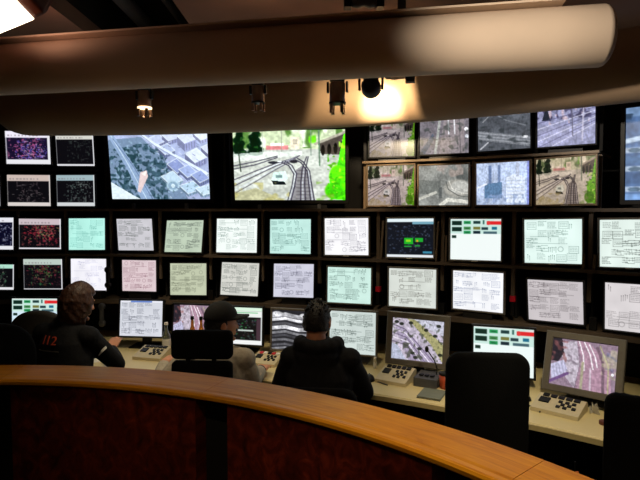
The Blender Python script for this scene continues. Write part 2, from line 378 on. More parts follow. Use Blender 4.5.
def road(kind, seed=2):
    p = Pic(100, 84, (176, 166, 176)); p.grain(seed, 12, 10, .10)
    if kind == 'pink':       # elevated road with white lines, trees at the side
        p.a[:] = (150, 128, 146)
        p.poly([(.38, 0), (.55, 0), (.90, .4), (.95, 1), (.42, 1), (.48, .4)], (176, 140, 160)); p.poly([(.12, .1), (.38, 0), (.45, .5), (.4, 1), (.25, .8)], (196, 186, 200))
        for q in ([(.42, .02), (.5, .3), (.53, .6)], [(.50, .02), (.60, .26), (.66, .55)], [(.58, .06), (.68, .3), (.72, .5)]): p.path(q, .022, (252, 246, 252))
        p.path([(.7, .1), (.8, .4), (.83, 1)], .05, (120, 96, 110)); p.path([(.5, .45), (.5, 1)], .05, (170, 164, 140)); p.path([(.62, .55), (.64, 1)], .03, (226, 214, 226), .8)
        p.path([(.74, .06), (.88, .45), (.90, 1)], .02, (190, 186, 140)); p.speck(seed+3, 14, 16,   .5, (200, 198, 160), .5, (.78, .05, 1, .7)); p.speck(seed+4, 16, 16, .62, (110, 116, 150), .5, (.84, .1, 1, .8))
        p.poly([(0, 0), (.15, 0), (.2, .3), (.12, .5), (0, .5)], (42, 36, 46)); p.speck(seed+5, 20, 16, .55, (150, 90, 90), .6, (0, .05, .25, .5))
        p.poly([(.0, .58), (.2, .45), (.28, .66), (.04, .92)], (200, 198, 226)); p.path([(.0, .95), (.28, .72)], .06, (110, 80, 130))
        for k in range(5): p.line(.04+k*.045, .6-k*.025, .08+k*.045, .82-k*.03, .012, (140, 136, 170), .7)
        p.speck(seed+6, 22, 20, .62, (110, 96, 110), .6, (.25, 0, .45, 1)); p.ell(.95, .6, .02, .03, (250, 250, 255))
    elif kind == 'tracks':    # rails from above, bushes
        p.a[:] = (196, 186, 204); p.grain(seed, 14, 12, .1)
        p.poly([(.3, 0), (1, 0), (1, .35)], (200, 200, 216)); p.poly([(.28, .0), (.45, .02), (1, .55), (1, .98), (.75, .55)], (168, 164, 116))
        p.poly([(.05, .25), (.2, .2), (.9, 1), (.35, 1)], (172, 160, 186))
        for k in range(5): p.path([(-.02, .16+k*.10), (.25+k*.02, .26+k*.1), (.86-k*.09, 1.02)], .02, ((110, 98, 126), (238, 232, 244))[k % 2])
        for x, y in ((.18, .14), (.36, .1), (.66, .24), (.55, .70), (.48, .92), (.9, .12), (.84, .36), (.08, .1), (.42, .82), (.95, .8)): p.ell(x, y, .045, .04, (30, 34, 26), .9)
        p.speck(seed+2, 22, 20, .66, (60, 66, 48), .7); p.poly([(0, .62), (.12, .66), (.3, 1), (0, 1)], (184, 192, 216), .8)
    elif kind == 'curve':     # pale bend in grey landscape
        p.a[:] = (142, 144, 140); p.grain(seed, 7, 7, .2)
        p.poly([(0, .35), (.45, .4), (.45, .75), (0, .7)], (112, 116, 112), .8); p.ell(.88, .32, .12, .2, (96, 100, 98)); p.ell(.78, .58, .26, .22, (170, 168, 160)); p.ell(.84, .56, .2, .16, (196, 196, 190))
        p.path([(.45, 1), (.6, .86), (1, .92)], .09, (225, 224, 214)); p.path([(.56, .4), (.6, .6), (.8, .76), (1, .8)], .018, (90, 94, 92)); p.path([(.62, .4), (.68, .58), (.86, .7), (1, .72)], .016, (232, 230, 220))
        p.path([(0, .84), (.35, .68)], .07, (200, 200, 190)); p.speck(seed+1, 12, 9, .6, (176, 160, 152), .7, (.3, 0, .9, .3)); p.rect(.42, .55, .48, .82, (80, 84, 84), .8)
    elif kind == 'street':
        p.a[:] = (128, 122, 130); p.grain(seed, 10, 10, .12)
        p.poly([(.02, .9), (.28, .45), (.3, .62), (.1, 1)], (92, 100, 116)); p.poly([(.4, 1), (.52, 0), (.9, 0), (.92, 1)], (150, 140, 144)); p.path([(.32, 1), (.42, .1)], .06, (176, 180, 176))
        for x in (.58, .70): p.line(x, .02, x+.02, .5, .03, (240, 240, 246))
        p.line(.8, 0, .84, 1, .02, (100, 96, 100)); p.ell(.95, .4, .04, .05, (250, 250, 255)); p.ell(.96, .58, .035, .05, (240, 244, 255)); p.speck(seed, 18, 16, .64, (70, 76, 74), .7)
    elif kind == 'night':
        p.a[:] = (86, 90, 98); p.grain(seed, 9, 8, .2)
        p.poly([(0, .5), (1, .72), (1, .95), (0, .72)], (124, 128, 136)); 
        for k in range(3): p.line(0, .54+k*.07, 1, .76+k*.07, .018, (168, 172, 180))
        p.path([(.3, .1), (.55, .3), (.9, .45)], .03, (116, 120, 128)); p.path([(.1, .3), (.35, .02)], .02, (160, 164, 170)); p.path([(.05, .95), (.2, .8)], .03, (190, 192, 200)); p.ell(.9, .72, .06, .03, (236, 238, 244)); p.speck(seed+1, 14, 12, .66, (56, 62, 66), .8)
    elif kind == 'snow':
        p.a[:] = (158, 160, 196); p.grain(seed, 12, 10, .16)
        p.speck(seed, 20, 12, .52, (70, 66, 96), .9, (0, .0, 1, .4)); p.speck(seed+1, 18, 10, .62, (222, 196, 206), .8, (.2, .1, .9, .5)); p.poly([(.08, .4), (.16, .06), (.24, .42)], (40, 44, 56))
        for k in range(6): p.line(.0, 1.15-k*.14, 1, .55-k*.07, .02, ((226, 226, 250), (100, 98, 136))[k % 2], .8)
        p.line(.62, .8, .6, 0, .02, (110, 108, 130)); p.line(.78, .9, .8, .2, .03, (210, 206, 226), .8)
    elif kind == 'plant':
        p.a[:] = (190, 206, 236); p.grain(seed, 8, 8, .12)
        p.rect(.24, .06, .30, .6, (110, 130, 170)); p.rect(.42, .06, .47, .6, (120, 140, 180)); p.poly([(.16, .5), (.5, .46), (.5, .85), (.16, .85)], (96, 130, 168)); p.poly([(.58, .36), (.74, .28), (.92, .36), (.92, .95), (.58, .95)], (226, 236, 252))
        for k in range(6): p.line(.6, .44+k*.08, .9, .44+k*.08, .016, (170, 190, 226), .8)
        p.rect(.76, .02, .82, .34, (190, 200, 224)); p.speck(seed, 18, 14, .6, (140, 160, 200), .7, (0, .75, 1, 1)); p.line(0, .6, .2, .5, .04, (230, 236, 250)); p.rect(.96, 0, 1, 1, (120, 130, 220), .7)
    elif kind == 'waves':
        p.a[:] = (40, 40, 46)
        for k, (y, t, c) in enumerate(((.12, .10, 190), (.22, .07, 245), (.34, .06, 90), (.43, .09, 235), (.55, .06, 140), (.64, .05, 70), (.74, .06, 120), (.86, .05, 88), (.95, .05, 130))):
            p.path([(0, y+.04), (.3, y-.01), (.6, y+.05), (1, y+.02+.03*(k % 3))], t, (c, c, min(255, c+6)), .9)
        p.ell(.7, .12, .08, .05, (250, 250, 255)); p.ell(.12, .1, .12, .06, (220, 220, 226)); p.grain(seed, 9, 16, .25)
    elif kind == 'highway':
        p = Pic(130, 92, (84, 112, 156)); p.grain(5, 16, 14, .12); p.rect(0, 0, 1, .1, (120, 150, 190)); p.speck(3, 30, 12, .55, (40, 56, 76), .8, (0, .06, 1, .25))
        p.path([(0, .36), (.3, .28), (.6, .1)], .05, (196, 216, 240))
        for y, c in ((.46, (225, 236, 250)), (.66, (225, 238, 250)), (.88, (220, 234, 250))):
            p.rect(0, y-.03, 1, y+.025, c, .7)
            for k in range(8): p.ell(.06+k*.13, y, .04, .025, (70, 96, 120), .8)
        p.rect(0, .52, 1, .6, (92, 124, 168)); p.rect(0, .93, 1, 1, (130, 170, 226))
    p.grain(seed+20, 44, 36, .13); p.grain(seed+21, 70, 20, .08)
    return p
# ------------------------------------------------------------------ the room
CEIL = H+1.10
bm = new(); box(bm, -5.4, 4.6, -3.2, 5.6, -.1, 0); struct('floor', bm, 'carpet')
bm = new()                                     # ceiling with a dark open channel running towards the wall
for x0, x1 in ((-5.4, -1.455), (-.775, 4.6)): box(bm, x0, x1, -3.2, 5.6, CEIL, CEIL+.1)
box(bm, -1.455, -.775, -3.2, .6, CEIL, CEIL+.1); box(bm, -1.455, -.775, 5.0, 5.6, CEIL, CEIL+.1)
struct('ceiling', bm, 'ceil')
bm = new()
box(bm, -1.47, -1.4555, .6, 5.0, CEIL+.1, CEIL+.5); box(bm, -.7745, -.76, .6, 5.0, CEIL+.1, CEIL+.5)
box(bm, -1.47, -.76, .6, 5.0, CEIL+.5, CEIL+.52); box(bm, -1.47, -.76, .585, .6, CEIL+.1, CEIL+.52); box(bm, -1.47, -.76, 5.0, 5.015, CEIL+.1, CEIL+.52)
struct('trim_1', bm, 'void')
for nm, a in (('wall_back', (-5.5, 4.7, 5.6, 5.7)), ('wall_front', (-5.5, 4.7, -3.3, -3.2)), ('wall_left', (-5.5, -5.4, -3.2, 5.6)), ('wall_right', (4.6, 4.7, -3.2, 5.6))):
    bm = new(); box(bm, *a, 0, CEIL+.1); struct(nm, bm, 'wall')

# pipes inside the ceiling channel
for i, (x, z, r, lb) in enumerate(((-1.22, CEIL+.2, .05, 'thick grey pipe on the left inside the dark ceiling channel'), (-.98, CEIL+.24, .03, 'thin grey pipe on the right inside the dark ceiling channel'))):
    bm = new(); tube(bm, [(x, .602, z), (x, 4.998, z)], r, 14)
    tag(obj('ceiling_pipe', bm, 'dkgrey', None, True), lb, 'pipe', 'pipes in the ceiling channel')

# ------------------------------------------------------------------ video wall shelving
sh = thing('video_wall_shelving', 'long curved dark shelving that carries the wall of monitors', 'shelving', pol(.3, 6.6, 0))
inv = Matrix.Translation(-sh.location)
def shp(name, bm, m, label=None):
    bm.transform(inv); return obj(name, bm, m, sh, False, label)
T0, T1 = -.205, .86
S1, S2, S3 = H, H-.38, H-.768
bm = new(); arc(bm, T0, T1, rect(6.34, 6.86, S1-.011, S1+.011), 64); shp('shelf', bm, 'shelf')
bm = new(); arc(bm, T0, T1, rect(6.345, 6.86, S2-.010, S2+.010), 64); shp('shelf', bm, 'shelf')
bm = new(); arc(bm, T0, T1, rect(6.34, 6.86, S3-.020, S3+.014), 64); shp('shelf', bm, 'shelf')
bm = new(); arc(bm, .379, .627, rect(6.34, 6.86, H+.347, H+.363), 24); shp('shelf', bm, 'tan')
bm = new(); arc(bm, T0, .027, rect(6.34, 6.86, H+.325, H+.340), 20); shp('shelf', bm, 'void')
bm = new(); arc(bm, T0, T1, rect(6.86, 6.89, 0, H+.95), 64); shp('back_panel', bm, 'void')
posts = [-.1415, -.0816, -.0204, .04, .1065, .1755, .2467, .322, .3964, .4722, .5481, .6204, .693, .766]
for i, t in enumerate(posts):
    for z0, z1 in ((S2+.0102, S1-.0112), (S3+.0142, S2-.0102)):
        if z0 < S2-.1: z0 = S2-.20
        bm = new(); w = .0125/6.4 if t > .3 else .010/6.4
        arc(bm, t-w, t+w, rect(6.395, 6.425, z0, z1), 2); shp('upright', bm, 'upright')
    bm = new(); w = .006/6.4; arc(bm, t-w, t+w, rect(6.52, 6.86, S3+.0142, S1-.0112), 1); shp('divider', bm, 'void')
for i, (t, z0, z1, m) in enumerate(((-.1575, .0112, .92, 'void'), (-.0325, .0112, .92, 'void'), (.0345, .0112, .92, 'void'), (.196, .0112, .92, 'void'), (.3794, .0112, .346, 'tan'), (.4429, .0112, .346, 'tan'), (.5047, .0112, .346, 'tan'), (.5678, .0112, .346, 'tan'), (.627, .0112, .346, 'tan'), (.3794, .3632, .92, 'void'), (.627, .3632, .92, 'void'), (.4435, .3632, .92, 'void'), (.5055, .3632, .92, 'void'), (.5685, .3632, .92, 'void'))):
    w = .010/6.4; bm = new(); arc(bm, t-w, t+w, rect(6.40, 6.43, H+z0, H+z1), 1); shp('upright', bm, m)
bm = new(); arc(bm, T0, T1, rect(6.84, 6.86, .0, S3-.0202), 64); shp('back_panel', bm, 'void')

# ------------------------------------------------------------------ monitors
def grid_screen(name, pic, w, h, Mx, parent):
    me = bpy.data.meshes.new(name); nx, ny = pic.w, pic.h
    xs = (np.arange(nx)/(nx-1)-.5)*w; zs = (.5-np.arange(ny)/(ny-1))*h
    V = np.zeros((ny, nx, 3)); V[..., 0] = xs[None, :]; V[..., 2] = zs[:, None]
    R = np.array(Mx.to_3x3()); V = V.reshape(-1, 3)@R.T+np.array(Mx.translation)
    i = np.arange(nx*ny).reshape(ny, nx)
    F = np.stack([i[:-1, :-1], i[1:, :-1], i[1:, 1:], i[:-1, 1:]], -1).reshape(-1, 4)
    me.from_pydata(V.tolist(), [], F.tolist())
    at = me.color_attributes.new('picture', 'FLOAT_COLOR', 'POINT')
    c = np.clip(pic.a, 0, 320)/255.; c = np.where(c <= .04045, c/12.92, ((c+.055)/1.055)**2.4).reshape(-1, 3)
    at.data.foreach_set('color', np.c_[c, np.ones(len(c))].ravel().astype(np.float32))
    me.materials.append(SCR); o = bpy.data.objects.new(name, me); return link(o, parent)
def monitor(name, label, cat, fit, pic, base, bez, bw=.014, depth=.075, kind='shelf', group=None, badge=False, bright=1.0):
    t, R, z, yaw, pit, rol, w, h = fit
    a = t+yaw; zc = H+z
    low = zc-(h/2+bw)*math.cos(pit)-abs(rol)*w/2-.006
    if low < base+.004: zc += base+.004-low; low = base+.004
    o3 = pol(t, R, base)
    T = thing(name, label, cat, (o3.x, o3.y, base), -a, group)
    r = Vector((1, 0, 0)); u = Vector((0, math.sin(pit), math.cos(pit))); n = Vector((0, -math.cos(pit), math.sin(pit)))
    r3 = r*math.cos(rol)-u*math.sin(rol); u3 = u*math.cos(rol)+r*math.sin(rol)
    Mx = Matrix((r3, -n, u3)).transposed().to_4x4(); Mx.translation = Vector((0, 0, zc-base))
    W, Hh = w/2+bw, h/2+bw
    bm = new()
    # bezel: a ring of four mitred bars standing 6 mm proud of the glass
    def ring(x, zz, y): return [bm.verts.new(Mx @ Vector((sx*x, y, sz*zz))) for sx, sz in ((-1, -1), (1, -1), (1, 1), (-1, 1))]
    e = min(.004, bw*.3)
    L = [ring(W, Hh, .022), ring(W, Hh, -.006+e), ring(W-e, Hh-e, -.006), ring(w/2+e, h/2+e, -.006), ring(w/2-.0005, h/2-.0005, .001), ring(w/2-.0005, h/2-.0005, .004)]
    for A, B in zip(L, L[1:]):
        for k in range(4): bm.faces.new((A[k], A[(k+1) % 4], B[(k+1) % 4], B[k]))
    for k in range(4): bm.faces.new((L[-1][k], L[-1][(k+1) % 4], L[0][(k+1) % 4], L[0][k]))
    obj('bezel', bm, bez, T)
    bm = new()
    taper(bm, -W+.003, W-.003, -Hh+.003, Hh-.003, .0225, depth, .62 if depth > .15 else .72, mtx=Mx)
    obj('back_housing', bm, 'black' if bez != 'grey' else 'grey', T)
    if bright != 1: pic.a = pic.a*bright
    grid_screen('screen', pic, w-.001, h-.001, Mx, T)
    gap = low-base
    if kind == 'desk':
        bm = new(); box(bm, -.11, .11, .0, .16, 0, .014, .004); obj('stand_base', bm, 'black' if bez != 'grey' else 'grey', T)
        bm = new(); box(bm, -.035, .035, .085, .12, .0145, max(.03, zc-base-.05), .003); obj('stand_neck', bm, 'black', T)
    elif kind == 'tv':
        for s in (-1, 1):
            bm = new(); box(bm, s*w*.27-.012, s*w*.27+.012, -.0, .03, 0, max(.01, gap+.002)); obj('leg', bm, 'dkgrey', T)
        bm = new(); box(bm, -.3, .3, .034, .10, 0, max(.01, gap-.002)); obj('stand_base', bm, 'black', T)
    else:
        bm = new(); box(bm, -.10, .10, .002, .10, 0, max(.004, gap-.001)); obj('stand_base', bm, 'bezel', T)
    if badge:
        bm = new(); box(bm, -.022, .022, -.0085, -.0062, -Hh+.003, -Hh+bw*.75, mtx=Mx); obj('badge', bm, 'white', T)
    return T
# where each monitor stands: angle, radius, height above the eye, yaw, pitch, roll, screen width, screen height
UPPER_ROW_FIT = dict(zip('abcdefghijkl', [[-0.1088, 6.3671, -0.1967, 0.1217, 0.0548, 0.0029, 0.3155, 0.2672],
 [-0.0516, 6.3676, -0.2013, -0.0057, 0.0235, 0.0101, 0.3423, 0.2549],
 [0.0098, 6.3677, -0.203, 0.064, 0.0533, -0.0072, 0.315, 0.2654],
 [0.0747, 6.367, -0.2069, 0.1159, -0.0689, -0.0084, 0.3227, 0.266],
 [0.1417, 6.3638, -0.22, 0.1189, 0.2006, -0.0112, 0.3382, 0.2667],
 [0.214, 6.3595, -0.2082, -0.0078, 0.0869, -0.0032, 0.3464, 0.2756],
 [0.2857, 6.3618, -0.2097, -0.0051, 0.0601, -0.0089, 0.3407, 0.2732],
 [0.3586, 6.3575, -0.2106, -0.0435, 0.0246, -0.015, 0.3447, 0.2812],
 [0.4361, 6.3568, -0.2068, -0.0076, 0.0683, -0.0155, 0.3445, 0.2821],
 [0.5094, 6.358, -0.2091, -0.0509, 0.0113, -0.0082, 0.3384, 0.2831],
 [0.587, 6.3576, -0.2084, -0.039, -0.0202, -0.0241, 0.3404, 0.2826],
 [0.6546, 6.3608, -0.2081, -0.0432, -0.0431, -0.0232, 0.3182, 0.2867]]))
LOWER_ROW_FIT = dict(zip('abcdefghijkl', [[-0.1102, 6.3804, -0.5637, 0.128, 0.0557, 0.0045, 0.3052, 0.2124],
 [-0.0492, 6.3673, -0.5422, 0.0149, 0.0051, 0.0048, 0.3208, 0.2568],
 [0.011, 6.3648, -0.5456, 0.0784, 0.032, -0.0031, 0.3125, 0.2669],
 [0.0791, 6.368, -0.5536, 0.0872, 0.0217, -0.0032, 0.306, 0.2619],
 [0.1466, 6.367, -0.5767, -0.0178, 0.0568, -0.0113, 0.3135, 0.264],
 [0.2174, 6.363, -0.5643, 0.0312, 0.1401, 0.0057, 0.3269, 0.2665],
 [0.2898, 6.3629, -0.5611, -0.0346, 0.1071, -0.0131, 0.3319, 0.2653],
 [0.3622, 6.3575, -0.5778, -0.0513, 0.049, -0.0024, 0.3415, 0.2728],
 [0.4396, 6.352, -0.5692, -0.0293, 0.0312, -0.0083, 0.348, 0.2803],
 [0.5128, 6.3568, -0.5607, 0.0699, -0.008, -0.0044, 0.3461, 0.27],
 [0.5905, 6.3599, -0.5873, 0.0772, -0.0943, -0.0251, 0.3338, 0.2703],
 [0.6615, 6.3519, -0.582, 0.07, -0.0014, -0.0209, 0.3325, 0.2864]]))
DESK_ROW_FIT = dict(zip('adefghijk', [[-0.0448, 6.1433, -0.8588, 0.0781, 0.059, -0.0037, 0.3701, 0.2901],
 [0.0961, 6.1496, -0.8709, 0.0407, 0.12, -0.0084, 0.3595, 0.283],
 [0.167, 6.1539, -0.8975, 0.0454, 0.1245, -0.0035, 0.3437, 0.2822],
 [0.2309, 6.1502, -0.9007, -0.0161, 0.0714, -0.0013, 0.3561, 0.286],
 [0.303, 6.1445, -0.9099, -0.0037, 0.0738, -0.0021, 0.3566, 0.2982],
 [0.3775, 6.145, -0.8911, -0.0606, 0.0828, -0.0077, 0.3441, 0.3043],
 [0.461, 6.0223, -0.8674, -0.1393, 0.0694, 0.0298, 0.338, 0.2749],
 [0.5481, 6.1409, -0.9041, -0.1612, 0.065, -0.014, 0.3643, 0.3027],
 [0.626, 6.0233, -0.8848, 0.0965, 0.2889, -0.0149, 0.3439, 0.2684]]))
TOP_LEFT_FIT = dict(zip('abcdz', [[-0.0617, 6.3407, 0.5159, 0.0432, -0.0482, 0.0062, 0.3641, 0.2695],
 [-0.0018, 6.3517, 0.4974, 0.0991, -0.0813, 0.012, 0.3283, 0.258],
 [-0.0627, 6.348, 0.1563, 0.016, -0.0068, 0.0058, 0.3493, 0.2582],
 [-0.0024, 6.3507, 0.1564, 0.1026, -0.0104, 0.0039, 0.333, 0.2583],
 [-0.1245, 6.3501, 0.1566, 0.1134, 0.0111, 0.0021, 0.3358, 0.2561]]))
TOP_RIGHT_FIT = dict(zip('abcdefgh', [[0.414, 6.3507, 0.5299, -0.1112, 0.0192, 0.0002, 0.3293, 0.279],
 [0.4739, 6.3523, 0.5307, -0.0903, -0.0446, -0.0034, 0.3365, 0.2714],
 [0.5371, 6.3518, 0.5378, -0.1018, 0.04, -0.0259, 0.3292, 0.2769],
 [0.5966, 6.3526, 0.5421, -0.077, -0.0184, -0.0197, 0.3295, 0.2747],
 [0.4135, 6.3423, 0.1697, -0.0675, -0.0039, -0.0061, 0.3433, 0.2895],
 [0.4739, 6.3455, 0.1591, -0.0248, -0.0215, -0.0021, 0.3465, 0.2805],
 [0.5368, 6.343, 0.1758, 0.1594, -0.0481, 0.0004, 0.3538, 0.2802],
 [0.5975, 6.3388, 0.1814, 0.1184, 0.0013, -0.0195, 0.3523, 0.2904]]))
LARGE_FIT = [[0.1098, 6.3474, 0.3675, 0.0192, -0.1052, 0.0026, 0.8541, 0.5548],
 [0.2834, 6.3735, 0.3514, -0.1454, -0.1082, 0.0029, 0.8961, 0.5469]]
SC = schematic
W1 = 'monitors of the upper plan row'; W2 = 'monitors of the lower plan row'; WD = 'monitors standing on the control desk'; WT = 'small monitors at the top left'; WC = 'small camera monitors at the top right'
up, lowr = S1, S2
row1 = [
 ('a', 'monitor with dark blue screen cut by the left picture edge, upper plan row', dark_map(1, (232, 232, 240), [(150, 160, 190), (200, 200, 220)], bg=(10, 10, 34)), 'bezel'),
 ('b', 'monitor with red tangle on black under a pinkish header, upper plan row', dark_map(2, (205, 190, 196), [(190, 50, 70), (200, 90, 90), (150, 150, 90), (180, 40, 60)], fh=.05, hh=.2), 'bezel'),
 ('c', 'monitor with bright mint green plan in the upper plan row at far left', SC((172, 255, 238), 3, (80, 150, 140), .9, strength=.42), 'bezel'),
 ('d', 'monitor with pale grey plan leaning left, upper row below the aerial city screen', SC((205, 203, 212), 4, dens=1.2), 'bezel'),
 ('e', 'monitor with pale green plan tilted back, upper row below the aerial city screen', SC((190, 212, 182), 5, dens=1.5), 'bezel'),
 ('f', 'monitor with whitest plan left of the mint one, upper row below the tram track screen', SC((244, 255, 250), 6, (110, 136, 128), .9), 'bezel'),
 ('g', 'monitor with mint plan in the upper row, directly under the big tram track screen', SC((190, 246, 234), 7, (80, 120, 114), 1.1), 'bezel'),
 ('h', 'monitor with lavender white plan, left of the monitor between two leaning boards', SC((252, 251, 255), 8, (120, 118, 132), 1.1), 'grey'),
 ('i', 'monitor with black screen and green blocks between two leaning boards', green_board(), 'grey'),
 ('j', 'monitor with white screen and table of green, black and red blocks, upper plan row', table((244, 252, 250)), 'grey'),
 ('k', 'monitor with pale mint plan in the upper row below the lower right tram camera', SC((226, 255, 246), 11, (100, 130, 122), .9), 'grey'),
 ('l', 'monitor with pale plan at the right edge of the picture, upper plan row', SC((228, 248, 238), 12, dens=1.0), 'grey')]
for k, lb, pic, bz in row1: monitor('plan_monitor', lb, 'monitor', UPPER_ROW_FIT[k], pic, S1-.38+.0105, bz, .010 if k in 'abcdefg' else .013, group=W1, badge=k in 'hijkl')
row2 = [
 ('a', 'monitor cut by the left edge, black screen under mint header, lower plan row', dark_map(21, (176, 226, 206), [(70, 130, 90), (150, 150, 140)], fh=.1, hh=.16), 'bezel'),
 ('b', 'monitor with dark red and green map under a grey header, lower plan row', dark_map(22, (190, 205, 196), [(120, 60, 50), (150, 50, 70), (70, 150, 80), (110, 70, 40)], foot=True, fh=.03, hh=.19), 'bezel'),
 ('c', 'monitor with almost blank white screen just above the brown-haired person', SC((246, 244, 255), 23, (150, 150, 190), .7, strength=.3), 'bezel'),
 ('d', 'monitor with pink plan in the lower plan row', SC((226, 198, 204), 24, (130, 84, 100), 1.3), 'bezel'),
 ('e', 'monitor with beige green plan in the lower row, right of the pink one', SC((196, 206, 168), 25, (80, 84, 70), 1.1), 'bezel'),
 ('f', 'monitor with crowded grey white plan, lower row above the person in the cap', SC((214, 214, 204), 26, dens=1.7), 'bezel'),
 ('g', 'monitor with pale lavender plan, lower row left of the spiky-haired person', SC((206, 206, 228), 27, (84, 84, 104), 1.3), 'bezel'),
 ('h', 'monitor with mint plan in the lower row, left of the first red box', SC((200, 244, 230), 28, (70, 96, 90), 1.2), 'grey'),
 ('i', 'monitor with warm grey plan in the lower row, right of the first red box', SC((216, 224, 214), 29, (80, 78, 72), 1.1), 'grey'),
 ('j', 'monitor with bright bluish white plan in the lower row, left of the second red box', SC((248, 250, 255), 30, (120, 130, 160), 1.2, strength=.45), 'grey'),
 ('k', 'monitor with pinkish grey plan in the lower row, right of the second red box', SC((206, 196, 200), 31, (90, 82, 86), 1.4), 'bezel'),
 ('l', 'monitor with pinkish white plan at the right edge of the picture, lower plan row', SC((222, 214, 216), 32, (96, 90, 92), .9), 'bezel')]
for k, lb, pic, bz in row2: monitor('plan_monitor', lb, 'monitor', LOWER_ROW_FIT[k], pic, S3+.0145, bz, .010 if k in 'abcdefg' else .013, group=W2)
DESK = H-1.12
desk = [
 ('a', 'desk monitor with table of green and red blocks behind the grey chair', table((214, 236, 250)), 'black', .014),
 ('d', 'desk monitor with white plan under a blue header, beside the outstretched hand', SC((214, 218, 230), 41, (80, 84, 100), 1.4, (70, 110, 200)), 'black', .014),
 ('e', 'desk monitor with pinkish road camera picture behind the two amber bottles', road('pink', 42), 'black', .014),
 ('f', 'desk monitor with black program window in front of the person in the cap', app(), 'black', .014),
 ('g', 'desk monitor with black and white streaks left of the spiky-haired person', road('waves', 43), 'grey', .016),
 ('h', 'desk monitor with pale mint plan right of the spiky-haired person', SC((205, 222, 216), 44, (70, 84, 80), 1.2), 'grey', .014),
 ('i', 'bulky grey desk monitor with railway tracks picture behind the intercom', road('tracks', 45), 'grey', .040),
 ('j', 'desk monitor with white table screen behind the tall middle chair', table((240, 252, 250)), 'black', .014),
 ('k', 'bulky grey desk monitor with pink road picture at the right end of the desk', road('pink', 46), 'grey', .040)]
for k, lb, pic, bz, bw in desk: monitor('desk_monitor', lb, 'monitor', DESK_ROW_FIT[k], pic, DESK+.0005, bz, bw, .22 if k in 'ik' else .075, 'desk', WD)
tl = [
 ('a', 'small top left monitor with colourful dots in a white frame', dark_map(51, (244, 240, 255), [(220, 100, 160), (120, 100, 220), (200, 180, 230), (90, 90, 210), (220, 120, 170)], bg=(24, 16, 44), hh=.2, side=.06, fh=.14)),
 ('b', 'small top left monitor with near black map, right of the colourful one', dark_map(52, (216, 216, 208), [(60, 70, 66)], fh=.06, hh=.16)),
 ('c', 'small black-map monitor with pinkish header, below the colourful one', dark_map(53, (206, 188, 180), [(90, 76, 80), (110, 104, 104)], hh=.2, frame=(222, 214, 210))),
 ('d', 'small black-map monitor with bluish header, left of the aerial city screen', dark_map(54, (160, 184, 190), [(110, 120, 116), (90, 110, 104)], hh=.18, frame=(214, 218, 220))),
 ('z', 'small top left monitor mostly cut off by the left edge of the picture', dark_map(55, (170, 205, 200), [(110, 120, 120)], hh=.2))]
for k, lb, pic in tl: monitor('map_monitor', lb, 'monitor', TOP_LEFT_FIT[k], pic, (H+.3405) if k in 'ab' else H+.0115, 'bezel', .011, group=WT)
monitor('large_screen', 'large screen with bluish aerial view of a city', 'screen', LARGE_FIT[0], city(), H+.0115, 'black', .03, .08, 'tv', bright=1.05)
monitor('large_screen', 'large screen with tram tracks and bright green shrub', 'screen', LARGE_FIT[1], trams((1.0, 1.05, 1.05), 1.35, 61, (190, 116), (108, 216, 20), 1.25), H+.0115, 'black', .03, .08, 'tv', bright=1.08)
monitor('large_screen', 'large screen with blue motorway view cut by the right edge of the picture', 'screen', [.714, 6.40, .335, .05, -.07, 0, .86, .55], road('highway'), H+.0115, 'black', .03, .08, 'tv')
tr = [
 ('a', 'small camera monitor with tram tracks under the lit spotlight, upper of two', trams((.80, .76, .78), .8, 71), 'black'),
 ('b', 'small camera monitor with street seen from above, top row', road('street', 72), 'black'),
 ('c', 'small camera monitor with dull grey road picture, top row', road('night', 73), 'black'),
 ('d', 'small camera monitor with violet grey railway yard, top row beside the blue screen', road('snow', 74), 'black'),
 ('e', 'small tan framed camera monitor with tram tracks, leftmost of the four tan framed ones', trams((.90, .84, .84), .85, 71), 'tan'),
 ('f', 'small tan framed camera monitor with grey road bend', road('curve', 75), 'tan'),
 ('g', 'small camera monitor with bluish factory towers', road('plant', 76), 'tan'),
 ('h', 'small tan framed camera monitor with tram tracks, rightmost of the four tan framed ones', trams((.92, .86, .80), .85, 71), 'tan')]
for k, lb, pic, bz in tr: monitor('camera_monitor', lb, 'monitor', TOP_RIGHT_FIT[k], pic, (H+.3635) if k in 'abcd' else H+.0115, bz, .012, group=WC, badge=k in 'efgh')

# boards leaning in the shelf bays, red boxes and sockets on the uprights
def slab(name, label, cat, t, R, z0, z1, lean, w, d, m, group):
    p = pol(t, R, z0); T = bm = new()
    hh = z1-z0; sh_ = lean
    vs = box(bm, -w/2, w/2, 0, d, 0, hh, .002)
    for v in vs: v.co.x += sh_*v.co.z/hh
    o = obj(name, bm, m); o.location = p; o.rotation_euler = (0, 0, -t)
    return tag(o, label, cat, group)
gb = 'thin boards leaning in the shelf bays'; b2 = S2+.0105
slab('leaning_board', 'tall thin brown board leaning left of the black and green monitor', 'board', .4015, 6.352, b2, b2+.29, .018, .016, .03, 'upright', gb)
slab('leaning_board', 'tall thin brown board leaning right of the black and green monitor', 'board', .4665, 6.352, b2, b2+.29, .014, .012, .03, 'upright', gb)
slab('leaning_board', 'short upright brown board left of the white table monitor', 'board', .4776, 6.352, b2, b2+.19, .002, .012, .03, 'upright', gb)
slab('leaning_board', 'short brown board right of the pale mint plan, left one of a close pair', 'board', .6158, 6.35, b2, b2+.095, .0, .018, .03, 'upright', gb)
slab('leaning_board', 'short brown board leaning at the right edge plan, right one of a close pair', 'board', .6250, 6.35, b2, b2+.095, .006, .018, .03, 'upright', gb)
